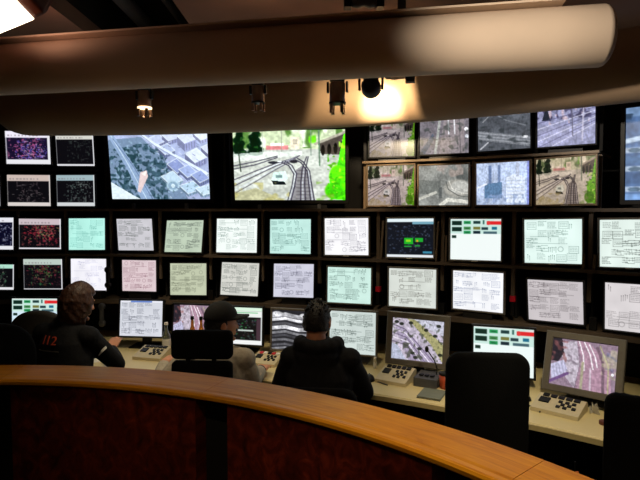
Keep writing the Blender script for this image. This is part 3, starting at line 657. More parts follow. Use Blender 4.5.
for t, lb in ((.3964, 'small red box under the upright left of the warm grey plan'), (.5481, 'small red box under the upright left of the pinkish grey plan')):
    p = pol(t, 6.388, S2-.2605)
    T = thing('red_call_box', lb, 'call box', p, -t, 'red boxes under the uprights')
    bm = new(); box(bm, -.017, .017, 0, .04, .02, .060, .004); obj('red_housing', bm, 'red', T)
    bm = new(); box(bm, -.013, .013, .004, .034, -.075, .0195, .003); obj('plug', bm, 'black', T)
for t, lb in ((.4722, 'black socket box at the shelf between warm grey and bluish white plans'), (.6248, 'black socket box at the shelf right of the pinkish grey plan'), (.1755, 'black socket box at the shelf left of the crowded grey white plan')):
    p = pol(t, 6.385, S3+.0145); bm = new(); box(bm, -.022, .022, 0, .04, 0, .085, .004)
    o = obj('socket_box', bm, 'black'); o.location = p; o.rotation_euler = (0, 0, -t); tag(o, lb, 'socket', 'socket boxes on the lower shelf')
# handsets hanging by the brown-haired person
def handset(label, t, R, z, m, s=1.0):
    p = pol(t, R, z); T = thing('telephone_handset', label, 'handset', p, -t)
    bm = new(); box(bm, -.014*s, .014*s, -.012, .012, -.07*s, .07*s, .006); obj('grip', bm, m, T)
    for q in (-1, 1):
        bm = new(); lathe(bm, [(.010*s, -.02), (.026*s, -.018), (.028*s, .004), (.018*s, .012)], 16, Matrix.Translation((0, .0, q*.065*s)) @ Matrix.Rotation(PI/2, 4, 'X')); obj('ear_cup' if q > 0 else 'mouth_cup', bm, m, T, True)
handset('black handset hanging right of the almost blank white monitor', .0395, 6.325, H-.565, 'black')
handset('grey handset hanging below the shelf right of the brown-haired person', .030, 6.33, H-.885, 'dkgrey', 1.1)

# ------------------------------------------------------------------ control desk
dk = thing('control_desk', 'long curved cream desk under the video wall', 'desk', pol(.3, 6.0, 0))
inv2 = Matrix.Translation(-dk.location)
def dkp(name, bm, m, label=None):
    bm.transform(inv2); return obj(name, bm, m, dk, False, label)
bm = new(); arc(bm, -.25, .95, [(5.60, DESK-.006), (5.606, DESK), (6.80, DESK), (6.80, DESK-.03), (5.60, DESK-.03)], 72); dkp('worktop', bm, 'desk')
bm = new(); arc(bm, -.25, .95, rect(5.585, 5.5995, DESK-.032, DESK-.004), 72); dkp('edge_strip', bm, 'edge')
bm = new(); arc(bm, -.25, .95, rect(6.25, 6.28, .05, DESK-.0305), 60); dkp('modesty_panel', bm, 'void')
for t in (-.24, -.03, .18, .35, .52, .67, .90):
    bm = new(); arc(bm, t-.004, t+.004, rect(5.75, 6.245, 0, DESK-.0305), 1); dkp('leg_panel', bm, 'black')

def at(t, R, z=None): return pol(t, R, DESK+.0005 if z is None else z)
def console(label, t, R, w, d, hb, rot=0, accent=None):
    T = thing('keypad_console', label, 'control panel', at(t, R), -t+rot, 'keypad consoles on the desk')
    bm = new(); hf = .022
    prof = [(-d/2, 0), (-d/2, hf), (d/2-.02, hb), (d/2, hb-.012), (d/2, 0)]
    A = [bm.verts.new((-w/2, y, z)) for y, z in prof]; B = [bm.verts.new((w/2, y, z)) for y, z in prof]
    n = len(prof)
    for k in range(n): bm.faces.new((A[k], A[(k+1) % n], B[(k+1) % n], B[k]))
    bm.faces.new(A[::-1]); bm.faces.new(B)
    obj('case', bm, 'beige', T)
    sl = (hb-hf)/(d-.02)
    def key(x0, x1, f0, f1, m, name='key'):
        y0, y1 = -d/2+f0*(d-.02), -d/2+f1*(d-.02); b = new(); vs = box(b, x0*w, x1*w, y0, y1, 0, .007)
        for v in vs: v.co.z += hf+(v.co.y+d/2)*sl+.0004
        obj(name, b, m, T)
    for i in range(5): key(-.40+i*.165, -.40+i*.165+.13, .80, .95, accent[i % len(accent)] if accent else 'black')
    key(-.42, -.20, .42, .70, 'black', 'display')
    for x, y in ((.02, .62), (.16, .62), (.09, .46), (.23, .46), (.02, .30), (.30, .62), (.16, .30), (.34, .34)): key(x-.035, x+.045, y-.05, y+.06, 'black')
    return T
console('beige keypad console behind the clear bottle', .128, 5.93, .23, .19, .07, -.12)
console('beige keypad console with red keys at the wrist-watch hand', .279, 5.96, .20, .19, .06, -.05, ['red', 'white', 'black'])
console('beige keypad console left of the grey intercom', .443, 5.90, .21, .20, .075, -.10)
console('beige keypad console in front of the right end monitor', .611, 5.865, .25, .19, .058, -.10)
T = thing('intercom', 'dark grey intercom box with gooseneck microphone', 'intercom', at(.4785, 5.935), -.47)
bm = new(); taper(bm, -.075, .075, 0, .055, -.09, .07, .95, 1.25); obj('case', bm, 'dkgrey', T)
for k in range(3):
    bm = new(); box(bm, -.05+k*.035, -.025+k*.035, -.05, -.02, .060, .068, .002); obj('button', bm, 'black', T)
bm = new(); tube(bm, [(.045, .02, .06), (.048, .02, .10), (.035, .0, .155), (.012, -.02, .20), (-.002, -.03, .222)], .004, 8); st = obj('gooseneck', bm, 'black', T, True)
bm = new(); lathe(bm, [(.004, -.02), (.011, -.012), (.013, .004), (.009, .016), (.003, .02)], 14, Matrix.Translation((-.006, -.033, .232))); obj('microphone_head', bm, 'black', T, True)
def mouse(label, t, R, rot=0):
    T = thing('computer_mouse', label, 'mouse', at(t, R), -t+rot)
    bm = new(); bmesh.ops.create_uvsphere(bm, u_segments=20, v_segments=12, radius=1)
    for v in bm.verts: v.co = Vector((v.co.x*.034, v.co.y*.056, max(v.co.z, 0)*.036))
    obj('shell', bm, 'black', T, True)
    bm = new(); tube(bm, [(0, .034, .0315), (0, .022, .0345)], .004, 8); obj('wheel', bm, 'dkgrey', T)
mouse('black mouse left of the keypad console with intercom', .4155, 5.84, .4)
mouse('dark mouse left of the right end keypad console', .575, 5.95, 1.1)
def bottle(name, label, t, R, hgt, r, glass, cap, group=None):
    T = thing(name, label, 'bottle', at(t, R), 0, group)
    bm = new(); lathe(bm, [(r*.92, 0), (r, .006), (r, hgt*.52), (r*.86, hgt*.60), (r*.42, hgt*.74), (r*.34, hgt*.9), (r*.38, hgt*.92)], 20); obj('glass_body', bm, glass, T, True)
    bm = new(); lathe(bm, [(r*.46, hgt*.921), (r*.48, hgt*.94), (r*.46, hgt), (r*.40, hgt*1.005)], 16); obj('bottle_cap', bm, cap, T)
    bm = new(); lathe(bm, [(r*1.01, hgt*.2), (r*1.02, hgt*.21), (r*1.02, hgt*.44), (r*1.01, hgt*.45)], 20); obj('bottle_label', bm, 'white' if glass == 'clear' else 'amber', T)
bottle('glass_bottle', 'clear glass bottle standing in front of the plan with blue header', .1345, 6.09, .235, .032, 'clear', 'white')
bottle('amber_bottle', 'amber bottle with black cap, left of the pair before the pink road picture', .1705, 6.085, .29, .030, 'amber', 'black', 'amber bottles behind the chair')
bottle('amber_bottle', 'amber bottle with black cap, right of the pair before the pink road picture', .1825, 6.085, .29, .030, 'amber', 'black', 'amber bottles behind the chair')
T = thing('coffee_mug', 'red brown mug right of the intercom, half hidden by the tall chair', 'mug', at(.4985, 5.90), 0)
bm = new(); lathe(bm, [(.034, 0), (.038, .004), (.040, .085), (.037, .085), (.034, .02)], 22); obj('mug_body', bm, mat('mug_glaze', rgb(170, 70, 40), .35, noise=.1), T, True)
bm = new(); tube(bm, [(.038, 0, .07), (.062, 0, .062), (.066, 0, .04), (.056, 0, .022), (.037, 0, .018)], .005, 8); obj('handle', bm, 'rust', T, True)
bm = new(); lathe(bm, [(.041, .0855), (.041, .098), (.030, .102)], 20); obj('lid', bm, 'black', T)
T = thing('folder', 'grey green folder lying on the desk edge left of the tall chair', 'folder', at(.492, 5.73), -.46)
bm = new(); box(bm, -.07, .07, -.085, .085, 0, .004); obj('cover', bm, 'folder', T)
bm = new(); box(bm, -.066, .066, -.08, .08, .0042, .009); obj('sheets', bm, 'paper', T)
bm = new(); box(bm, -.07, .07, -.085, .085, .0092, .012); obj('cover', bm, 'folder', T)
bm = new()
for k in range(7):
    a = rnd.uniform(0, 6.28); rr = rnd.uniform(.01, .035); pts = [Vector((math.cos(a+q)*rr*s, math.sin(a+q)*rr*s, z)) for q, s, z in ((0, .4, 0), (.9, 1.3, .004), (.5, 1.2, rnd.uniform(.03, .075)), (-.5, .8, rnd.uniform(.025, .06)))]
    vs = [bm.verts.new(p) for p in pts]; bm.faces.new(vs)
r_ = bmesh.ops.solidify(bm, geom=bm.faces[:], thickness=.0015)
lo = min(v.co.z for v in bm.verts)
for v in bm.verts: v.co.z -= lo
o = obj('paper_tissue', bm, 'white'); o.location = at(.640, 5.945); tag(o, 'crumpled white tissue right of the right end keypad console', 'tissue')
bm = new(); lathe(bm, [(.022, 0), (.024, .002), (.024, .018), (.020, .02)], 18); o = obj('tape_roll', bm, 'rust'); o.location = at(.651, 5.80); tag(o, 'small red brown roll beside the right edge chair', 'roll')
for dx, rz in ((0, .3), (.012, .9)):
    bm = new(); tube(bm, [(-.07, 0, .0045), (.06, 0, .0045)], .0042, 8); tube(bm, [(.06, 0, .0045), (.073, 0, .0045)], [.0038, .001], 8)
    o = obj('pen', bm, 'black'); o.location = at(.5860+dx, 5.84); o.rotation_euler = (0, 0, rz); tag(o, 'black pen lying right of the tall middle chair, %s of two' % ('left' if dx == 0 else 'right'), 'pen', 'pens by the tall chair')
bm = new(); tube(bm, [(-.065, 0, .0045), (.06, 0, .0045)], .004, 8); o = obj('pen', bm, 'dkgrey'); o.location = at(.431, 5.80); o.rotation_euler = (0, 0, -.9); tag(o, 'thin pen in front of the console left of the intercom', 'pen')
T = thing('lip_balm', 'small white upright stick in front of the railway tracks monitor', 'stick', at(.4085, 6.09))
bm = new(); lathe(bm, [(.011, 0), (.012, .002), (.012, .045), (.0115, .046)], 14); obj('tube', bm, 'white', T, True)
bm = new(); lathe(bm, [(.0105, .0465), (.0105, .08), (.007, .084)], 14); obj('cap', bm, 'white', T, True)
bm = new(); box(bm, -.09, .09, -.06, .06, 0, .003); o = obj('paper_sheet', bm, 'paper'); o.location = at(.060, 5.79); o.rotation_euler = (0, 0, .5); tag(o, 'cream paper on the desk beside the brown-haired person', 'paper')

# ------------------------------------------------------------------ gallery counter in front
LT = H-.75
lc = (LX, LY)
ct = thing('gallery_counter', 'curved counter with lacquered wooden top and red burl front', 'counter', (LX, LY+2.6, 0))
inv3 = Matrix.Translation(-ct.location)
def ctp(name, bm, m, label=None):
    bm.transform(inv3); return obj(name, bm, m, ct, False, label)
cuts = [-1.05, -.003, .380, .874, 1.5, 2.2]
seam = .0004
prof = [(2.516, LT-.030), (2.506, LT-.022), (2.506, LT-.010), (2.512, LT-.002), (2.522, LT), (2.545, LT-.0015), (2.560, LT), (2.73, LT), (2.736, LT-.006), (2.736, LT-.034)]
for a, b in zip(cuts, cuts[1:]):
    bm = new(); arc(bm, a+seam, b-seam, prof, max(6, int((b-a)*45)), lc); ctp('wood_top', bm, 'wood')
bm = new(); arc(bm, cuts[0], cuts[-1], rect(2.60, 2.68, 0, LT-.0345), 90, lc); ctp('core_panel', bm, 'void')
for a, b in ((-1.04, -.075), (.0155, .366), (.4275, .776), (.87, 1.45), (1.52, 2.18)):
    bm = new(); arc(bm, a, b, rect(2.522, 2.5995, .06, LT-.0345), max(8, int((b-a)*40)), lc); ctp('front_panel', bm, 'burl')
bm = new(); arc(bm, cuts[0], cuts[-1], rect(2.55, 2.5995, 0, .055), 90, lc); ctp('plinth', bm, 'black')

# ------------------------------------------------------------------ fabric ducts, rail, spotlights
def duct_curve(name, label, ts, axis, zc, rad, m, taper_end):
    bm = new(); n = 40; rings = []
    for t in ts:
        u = max(0, (taper_end-t)/.0435) if taper_end is not None else 0
        r = rad*math.sqrt(max(.02, 1-u*u)) if u < 1 else rad*.1
        rings.append([bm.verts.new(pol(t, axis+r*math.cos(2*PI*k/n), zc+r*math.sin(2*PI*k/n))) for k in range(n)])
    for A, B in zip(rings, rings[1:]):
        for k in range(n): bm.faces.new((A[k], A[(k+1) % n], B[(k+1) % n], B[k]))
    bm.faces.new(rings[0][::-1]); bm.faces.new(rings[-1])
    return tag(obj(name, bm, m, None, True), label, 'duct')
ts = [-.0712, -.0705, -.069, -.066, -.062, -.056, -.048, -.038, -.028]+[-.028+.90*i/54 for i in range(1, 55)]
DR = .190; DA = 5.97
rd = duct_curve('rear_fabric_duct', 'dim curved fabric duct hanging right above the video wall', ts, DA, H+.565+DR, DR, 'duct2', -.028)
# front duct: straight, rounded right end
A0, A1 = Vector((-3.3, 3.325, H+.786)), Vector((1.272, 2.448, H+.786)); FR = .136
d = (A1-A0).normalized()
bm = new(); pts = []; rs = []
for s in [i/24 for i in range(25)]: pts.append(A0.lerp(A1, s)); rs.append(FR)
for q in (.25, .5, .7, .85, .95, 1.0): pts.append(A1+d*.055*q); rs.append(FR*math.sqrt(max(.0009, 1-q*q)) if q < 1 else FR*.05)
tube(bm, pts, rs, 40)
fd = obj('front_fabric_duct', bm, 'duct', None, True); tag(fd, 'big beige straight fabric duct with rounded right end in front of spotlights', 'duct')
def along(x): return A0+(A1-A0)*((x-A0.x)/(A1.x-A0.x))
dang = math.atan2(d.y, d.x)
T = thing('mounting_rail', 'flat beige rail running along the top of the front duct', 'rail', along(-1.0)+Vector((0, 0, FR+.001)), dang)
bm = new(); box(bm, -2.30, 2.14, -.10, .09, 0, .010, .002); obj('plate', bm, 'duct', T)
bm = new(); box(bm, -2.30, 2.10, -.03, .03, .0102, .022, .002); obj('rail_profile', bm, 'duct2', T)
for x in (-2.2, 1.42):
    bm = new(); box(bm, x-.02, x+.02, -.02, .02, .0225, CEIL-(H+.786+FR+.001)); obj('hanger', bm, 'dkgrey', T)
T = thing('junction_box', 'grey crinkled connector above the front duct', 'connector', (.22, 2.72, CEIL-.001))
bm = new(); tube(bm, [(-.06, 0, -.05), (-.03, .0, -.055), (0, 0, -.05), (.03, 0, -.055), (.06, 0, -.05)], [.03, .036, .03, .036, .03], 14); obj('flexible_hose', bm, 'grey', T, True)
bm = new(); box(bm, -.10, -.062, -.03, .03, -.09, 0, .004); obj('bracket', bm, 'black', T)
bm = new(); box(bm, .062, .10, -.03, .03, -.09, 0, .004); obj('bracket', bm, 'black', T)

off = Vector((-d.y, d.x, 0))*.27; off.z = -.061         # spotlight track behind the front duct
def tp(x): return along(x)+off
T = thing('spotlight_track', 'dark ceiling track carrying the spotlights behind the front duct', 'track', tp(-.6), dang)
x0t = (-2.2+.6)/d.x; x1t = (.46+.6)/d.x
bm = new(); box(bm, x0t, x1t, -.018, .018, 0, .03); obj('rail', bm, 'black', T)
for x in (-1.3, -.1, .9):
    bm = new(); box(bm, x-.012, x+.012, -.1325, .018, .0305, .045); obj('side_bracket', bm, 'black', T)
bm = new(); box(bm, x1t-.055, x1t-.005, -.024, .024, -.045, -.0005, .004); obj('end_box', bm, 'black', T)
bm = new(); tube(bm, [(x1t-.16, .0, -.012), (x1t-.11, 0, -.02), (x1t-.056, 0, -.015)], .008, 8); obj('white_cable', bm, 'white', T, True, 'white cable')
def track_spot(label, x, lit, s=1.0, tilt=0.0, turn=0.0, dz=0):
    p = tp(x); T = thing('track_spotlight', label, 'spotlight', p+Vector((0, 0, -.0005)), dang+turn, 'track spotlights')
    bm = new(); box(bm, -.035*s, .035*s, -.018, .018, -.022, 0, .003); obj('adapter', bm, 'black', T)
    R = Matrix.Translation((0, 0, -.024)) @ Matrix.Rotation(tilt, 4, 'X')
    bm = new(); lathe(bm, [(.032*s, -.002), (.038*s, -.01), (.038*s, -.092*s), (.034*s, -.094*s)], 24, R); obj('lamp_body', bm, 'spotm', T, True)
    for q in (-1, 1):
        bm = new(); box(bm, q*.046*s-.006, q*.046*s+.006, -.012, .012, -.05*s, -.0, .002, R); obj('yoke', bm, 'black', T)
    bm = new(); lathe(bm, [(.0375*s, -.0945*s), (.041*s, -.096*s), (.041*s, -.104*s), (.030*s, -.106*s)], 24, R); obj('ring', bm, 'lampdim' if lit else 'black', T, False)
    for k in range(4):
        a = PI/4+k*PI/2; c_, s_ = math.cos(a)*.036*s, math.sin(a)*.036*s
        bm = new(); box(bm, c_-.008*s, c_+.008*s, s_-.006, s_+.006, -.150*s, -.1065*s, .002, R); obj('barn_door', bm, 'spotm', T)
    return T
track_spot('spotlight with glowing ring, leftmost on the ceiling track', -1.085, True, 1.0)
track_spot('unlit dark spotlight in the middle of the ceiling track', -.40, False, .95)
track_spot('unlit spotlight with ribbed housing, left of the lit one', .045, False, 1.15)
lp = tp(.225)
T = thing('track_spotlight', 'lit round spotlight turned towards the duct behind it', 'spotlight', lp+Vector((0, 0, -.0005)), dang, 'track spotlights')
bm = new(); box(bm, -.04, .04, -.02, .02, -.022, 0, .003); obj('adapter', bm, 'black', T)
RL = Matrix.Translation((0, .0, -.060)) @ Matrix.Rotation(-.02, 4, 'Z') @ Matrix.Rotation(1.50, 4, 'X')
bm = new(); lathe(bm, [(.010, .062), (.034, .052), (.050, .026), (.054, -.01), (.054, -.030), (.049, -.031), (.045, -.012)], 26, RL); obj('lamp_body', bm, 'black', T, True)
bm = new(); lathe(bm, [(.001, -.0155), (.043, -.015), (.043, -.0185), (.001, -.019)], 24, RL); obj('lens', bm, 'lampon', T)
for q in (-1, 1):
    bm = new(); box(bm, q*.062-.006, q*.062+.006, -.012, .012, -.075, -.0, .002); obj('yoke', bm, 'black', T)

# floodlight at the top left, downlight in the ceiling
P0 = Vector((-1.0792, 2.0439, H+.7196))
Tf = thing('floodlight', 'big glaring rectangular floodlight with dark red housing at the top left', 'floodlight', (-1.55, 1.95, CEIL))
ex = Vector((-.923, .342, -.175)).normalized(); ey = Vector((-.376, -.738, .56)); ey = (ey-ex*ey.dot(ex)).normalized(); n_ = ex.cross(ey).normalized()
if n_.dot(P0-Vector((0, 0, H))) > 0: n_ = -n_
Rf = Matrix((ex, ey, n_)).transposed().to_4x4(); Rf.translation = P0-Tf.location
bm = new(); box(bm, -.06, .52, -.004, .36, -.11, -.003, .02, Rf); obj('housing', bm, 'rust', Tf, True)
bm = new(); box(bm, 0, .50, 0, .34, -.002, .004, 0, Rf); obj('lit_glass', bm, 'floodglass', Tf)
pb = Rf @ Vector((.3, .18, -.112)); pz = min(pb.z+.25, -.02)
bm = new(); tube(bm, [pb, Vector((pb.x, pb.y+.05, pz)), Vector((pb.x, pb.y+.05, 0))], .014, 10); obj('bracket', bm, 'black', Tf)
T = thing('ceiling_downlight', 'small round downlight in the ceiling above the front duct', 'downlight', (-.305, 2.715, CEIL-.0005))
bm = new(); lathe(bm, [(.030, -.0005), (.048, -.003), (.050, -.010), (.030, -.012)], 24); obj('rim', bm, 'tan', T)
bm = new(); lathe(bm, [(.001, -.013), (.029, -.0125), (.029, -.015), (.001, -.016)], 20); obj('bulb', bm, 'lampon', T)
# ------------------------------------------------------------------ chairs
def rpanel(bm, w, z0, z1, y, th, rad, n=8, curve=.03, taper_k=1.0, rad_b=None):
    """upholstered panel with rounded corners, standing in the xz plane, slightly wrapped round the sitter"""
    rb = rad if rad_b is None else rad_b
    pts = []
    for cx, cz, a0, r in ((w/2-rad, z1-rad, 0, rad), (-w/2+rad, z1-rad, PI/2, rad), (-w/2+rb, z0+rb, PI, rb), (w/2-rb, z0+rb, 3*PI/2, rb)):
        for k in range(n+1): pts.append((cx+r*math.cos(a0+PI/2*k/n), cz+r*math.sin(a0+PI/2*k/n)))
    zm = (z0+z1)/2
    def ringv(s, yy):
        out = []
        for x, z in pts:
            kk = taper_k+(1-taper_k)*(z-z0)/(z1-z0)
            X, Z = x*s*kk, zm+(z-zm)*(1-(1-s)*w/(z1-z0))
            out.append(bm.verts.new((X, yy+curve*(X/(w/2))**2, Z)))
        return out
    L = [ringv(.90, y), ringv(.97, y+.006), ringv(1, y+th*.35), ringv(1, y+th*.7), ringv(.96, y+th*.95), ringv(.86, y+th)]
    m = len(pts)
    for A, B in zip(L, L[1:]):
        for k in range(m): bm.faces.new((A[k], A[(k+1) % m], B[(k+1) % m], B[k]))
    for R, yy, in ((L[0][::-1], y), (L[-1], y+th)):
        c = bm.verts.new((0, yy, zm))
        for k in range(m): bm.faces.new((R[k], R[(k+1) % m], c))
CH = 'office chairs at the control desk'
def chair(label, loc, rz, bw, bz0, bz1, rad, m='fabric', head=None, arms=True, tk=1.0, seat=.49, rb=None, ss=.24):
    T = thing('office_chair', label, 'chair', (loc[0], loc[1], 0), rz, CH)
    bm = new(); rpanel(bm, bw, bz0, bz1, -.285, .065, rad, taper_k=tk, rad_b=rb); obj('backrest', bm, m, T, True)
    if head:
        bm = new(); rpanel(bm, head[0], head[1], head[2], -.28, .06, head[3]); obj('headrest', bm, m, T, True)
        for q in (-1, 1):
            bm = new(); box(bm, q*.07-.012, q*.07+.012, -.25, -.235, bz1-.06, head[1]+.06); obj('headrest_bar', bm, 'black', T)
    bm = new(); vs = box(bm, -ss, ss, -.19, ss+.03, seat-.075, seat, .03); obj('seat', bm, m, T, True)
    bm = new(); tube(bm, [(0, -.05, seat-.09), (0, -.21, seat-.10), (0, -.275, seat-.06), (0, -.275, bz0+.12)], .018, 10); obj('back_bracket', bm, 'black', T, True)
    if arms:
        for q in (-1, 1):
            bm = new(); tube(bm, [(q*.22, .02, seat-.085), (q*.285, .02, seat-.07), (q*.29, .02, seat+.17)], .014, 10); a = obj('armrest', bm, 'black', T, True)
            bm = new(); box(bm, q*.29-.028, q*.29+.028, -.12, .14, seat+.1705, seat+.195, .008); obj('arm_pad', bm, 'black', a)
    bm = new(); lathe(bm, [(.05, seat-.09), (.05, seat-.0755)], 16); lathe(bm, [(.024, .12), (.024, seat-.09)], 14); lathe(bm, [(.035, .07), (.035, .24)], 14); obj('gas_lift', bm, 'black', T)
    bm = new()
    for k in range(5):
        a = 2*PI*k/5+.3; tube(bm, [(0, 0, .10), (.13*math.cos(a), .13*math.sin(a), .095), (.245*math.cos(a), .245*math.sin(a), .075)], [.03, .022, .016], 10)
    lathe(bm, [(.045, .07), (.045, .125)], 16); obj('star_base', bm, 'black', T)
    for k in range(5):
        a = 2*PI*k/5+.3; R = Matrix.Translation((.25*math.cos(a), .25*math.sin(a), .029)) @ Matrix.Rotation(a, 4, 'Z') @ Matrix.Rotation(PI/2, 4, 'X')
        bm = new(); lathe(bm, [(.022, -.022), (.029, -.018), (.029, .018), (.022, .022)], 16, R); box(bm, -.008+.25*math.cos(a), .008+.25*math.cos(a), -.008+.25*math.sin(a), .008+.25*math.sin(a), .03, .075); obj('caster', bm, 'black', T)
    return T
chair('tall black office chair in the middle right, in front of the white table monitor', (.812, 2.685), -.10, .385, .56, 1.193, .075, rb=.05, arms=False)
kc = chair('tall black office chair cut by the right edge of the picture', (1.45, 2.17), -.55, .44, .56, 1.135, .05, rb=.05, arms=False)
chair('grey mesh office chair with rounded top at the far left, by the table screen', (-1.86, 3.70), .02, .44, .56, 1.20, .20, 'greyfab', rb=.06, tk=.85)
chair('black office chair with round hunched top at the left edge of the picture', (-1.86, 2.86), .85, .44, .60, 1.275, .215, rb=.10, tk=.75, arms=False, ss=.20)
chair('black office chair under the person in the cap, with separate upper back pad', (-.632, 3.055), -.03, .33, .58, 1.046, .03, head=(.335, 1.056, 1.213, .03), seat=.47)
chair('black office chair under the brown-haired person', (-1.57, 3.28), -.10, .38, .56, .93, .08, arms=False, ss=.20)
chair('black office chair under the spiky-haired person', (.01, 2.96), -.10, .42, .56, .93, .08)
bm = new(); box(bm, -.018, .018, -.004, .004, -.085, -.035, .002)
bm2 = new(); tube(bm2, [(0, 0, -.035), (0, 0, .012)], .003, 8)
T = thing('hanging_tag', 'orange tag hanging low beside the right edge chair', 'tag', (1.165, 2.36, .70))
obj('tag_plate', bm, 'orange', T); obj('tag_cord', bm2, 'black', T)

# ------------------------------------------------------------------ people
def solid(parts_bm, voxel, m, name, parent, smooth=4, label=None):
    """weld overlapping pieces of one figure into one continuous skin"""
    me = bpy.data.meshes.new(name+'_tmp'); bmesh.ops.recalc_face_normals(parts_bm, faces=parts_bm.faces[:]); parts_bm.to_mesh(me); parts_bm.free()
    t = bpy.data.objects.new(name+'_tmp', me); COL.objects.link(t)
    r = t.modifiers.new('R', 'REMESH'); r.mode = 'VOXEL'; r.voxel_size = voxel
    if smooth:
        s = t.modifiers.new('S', 'SMOOTH'); s.iterations = smooth; s.factor = .5
    dg = bpy.context.evaluated_depsgraph_get(); dg.update()
    out = bpy.data.meshes.new_from_object(t.evaluated_get(dg))
    bpy.data.objects.remove(t); bpy.data.meshes.remove(me)
    out.name = name; out.materials.clear(); out.materials.append(M[m])
    for p in out.polygons: p.use_smooth = True
    o = bpy.data.objects.new(name, out); link(o, parent)
    if label: o['label'] = label
    return o
def limb(bm, pts, rs, n=16):
    pts = [Vector(p) for p in pts]; tube(bm, pts, rs, n)
    for p, r in zip(pts, rs):
        q = bmesh.ops.create_uvsphere(bm, u_segments=14, v_segments=10, radius=r*.995)
        for v in q['verts']: v.co += p
def loft(bm, rings, n=28):
    L = []
    for c, rx, ry, R, F in rings:
        L.append([bm.verts.new(c+R*(rx*math.copysign(abs(math.cos(a))**.85, math.cos(a)))+F*(ry*math.copysign(abs(math.sin(a))**.85, math.sin(a)))) for a in [2*PI*k/n for k in range(n)]])
    for A, B in zip(L, L[1:]):
        for k in range(n): bm.faces.new((A[k], A[(k+1) % n], B[(k+1) % n], B[k]))
    bm.faces.new(L[0][::-1]); bm.faces.new(L[-1])
def hand(bm, wrist, d, nrm, side, curl=.35, spread=.10, s=1.0):
    """palm with four unequal fingers and a thumb; nrm = back of the hand, side=+1 when the thumb is on d x nrm"""
    d = Vector(d).normalized(); nrm = Vector(nrm); nrm = (nrm-d*nrm.dot(d)).normalized(); x = d.cross(nrm).normalized()*side
    w = Vector(wrist)
    for i, (off_, L, r) in enumerate(((.030, .072, .0085), (.010, .082, .009), (-.011, .076, .0085), (-.031, .058, .0075))):
        k = w+d*.088*s+x*off_*s
        limb(bm, [w+x*off_*.55*s, w+d*.045*s+x*off_*.85*s, k], [.016*s, .0155*s, .0125*s], 10)
        fd_ = (d+x*(off_*spread*30)).normalized(); p = k; pts = [k]; ang = curl*.6
        for seg, q in ((.45, 1), (.32, 1.2), (.23, 1)):
            v = fd_*math.cos(ang)-nrm*math.sin(ang); p = p+v*L*seg*s; pts.append(p); ang += curl*q
        limb(bm, pts, [r*1.1*s, r*s, r*.92*s, r*.8*s], 10)
    b = w+d*.022*s+x*.026*s
    limb(bm, [w+d*.01*s+x*.012*s, b, b+(d*.7+x*.75-nrm*.2).normalized()*.036*s, b+(d*.7+x*.75-nrm*.2).normalized()*.036*s+(d*.93+x*.35-nrm*.25).normalized()*.034*s], [.017*s, .015*s, .011*s, .009*s], 10)
def head_frame(Hc, fd_, tilt=0):
    f = Vector(fd_).normalized(); r = f.cross(Vector((0, 0, 1))).normalized(); u = r.cross(f).normalized()
    m_ = Matrix((r, f, u)).transposed().to_4x4(); m_.translation = Vector(Hc); return m_
def head_mesh(bm, Mh, s=1.0):
    q = bmesh.ops.create_uvsphere(bm, u_segments=36, v_segments=24, radius=1)
    for v in q['verts']:
        x, y, z = v.co; k = 1-.30*max(0, -z)**1.6
        X = .076*x*k; Y = (.098*y)*(1-.16*max(0, -z)**1.5 if y < 0 else 1-.06*max(0, -z)); Z = .116*z
        if y > 0 and z < -.1: Y += .006
        if y > .5: Y -= .006*math.exp(-((z-.05)/.12)**2)*(1 if abs(x) < .55 else 0)
        v.co = Mh @ (Vector((X, Y, Z))*s)
    def blob(p, r):
        q = bmesh.ops.create_uvsphere(bm, u_segments=14, v_segments=10, radius=1)
        for v in q['verts']: v.co = Mh @ ((Vector(p)+Vector((v.co.x*r[0], v.co.y*r[1], v.co.z*r[2])))*s)
    blob((0, .098, -.012), (.011, .014, .022)); blob((0, .106, -.026), (.016, .013, .011))
    for e in (-1, 1):
        blob((e*.031, .080, .006), (.014, .013, .010)); blob((e*.078, -.004, -.008), (.008, .020, .032)); blob((e*.03, .085, .030), (.022, .010, .006))
    blob((0, .090, -.056), (.024, .011, .007)); blob((0, .086, -.068), (.020, .011, .007)); blob((0, .080, -.098), (.022, .018, .014))
    limb(bm, [Mh @ Vector((0, -.02, -.07)), Mh @ Vector((0, -.025, -.13))], [.056*s, .058*s])
def hair_cap(bm, Mh, rule, s=1.0, amp=.006, seed=0, res=(44, 30), drop=0):
    """closed shell: follows rule(x,y,z)->outer scale on the unit head; below 1 the shell hides inside the head"""
    r = random.Random(seed); q = bmesh.ops.create_uvsphere(bm, u_segments=res[0], v_segments=res[1], radius=1)
    for v in q['verts']:
        x, y, z = v.co; k, ext = rule(x, y, z)
        j = r.gauss(0, amp)*(1 if k > 1 else 0)
        X, Y, Z = .076*x*k, .098*y*k, .116*z*k-ext
        nv = Vector((x, y, z))
        v.co = Mh @ ((Vector((X, Y, Z))+nv*j)*s)
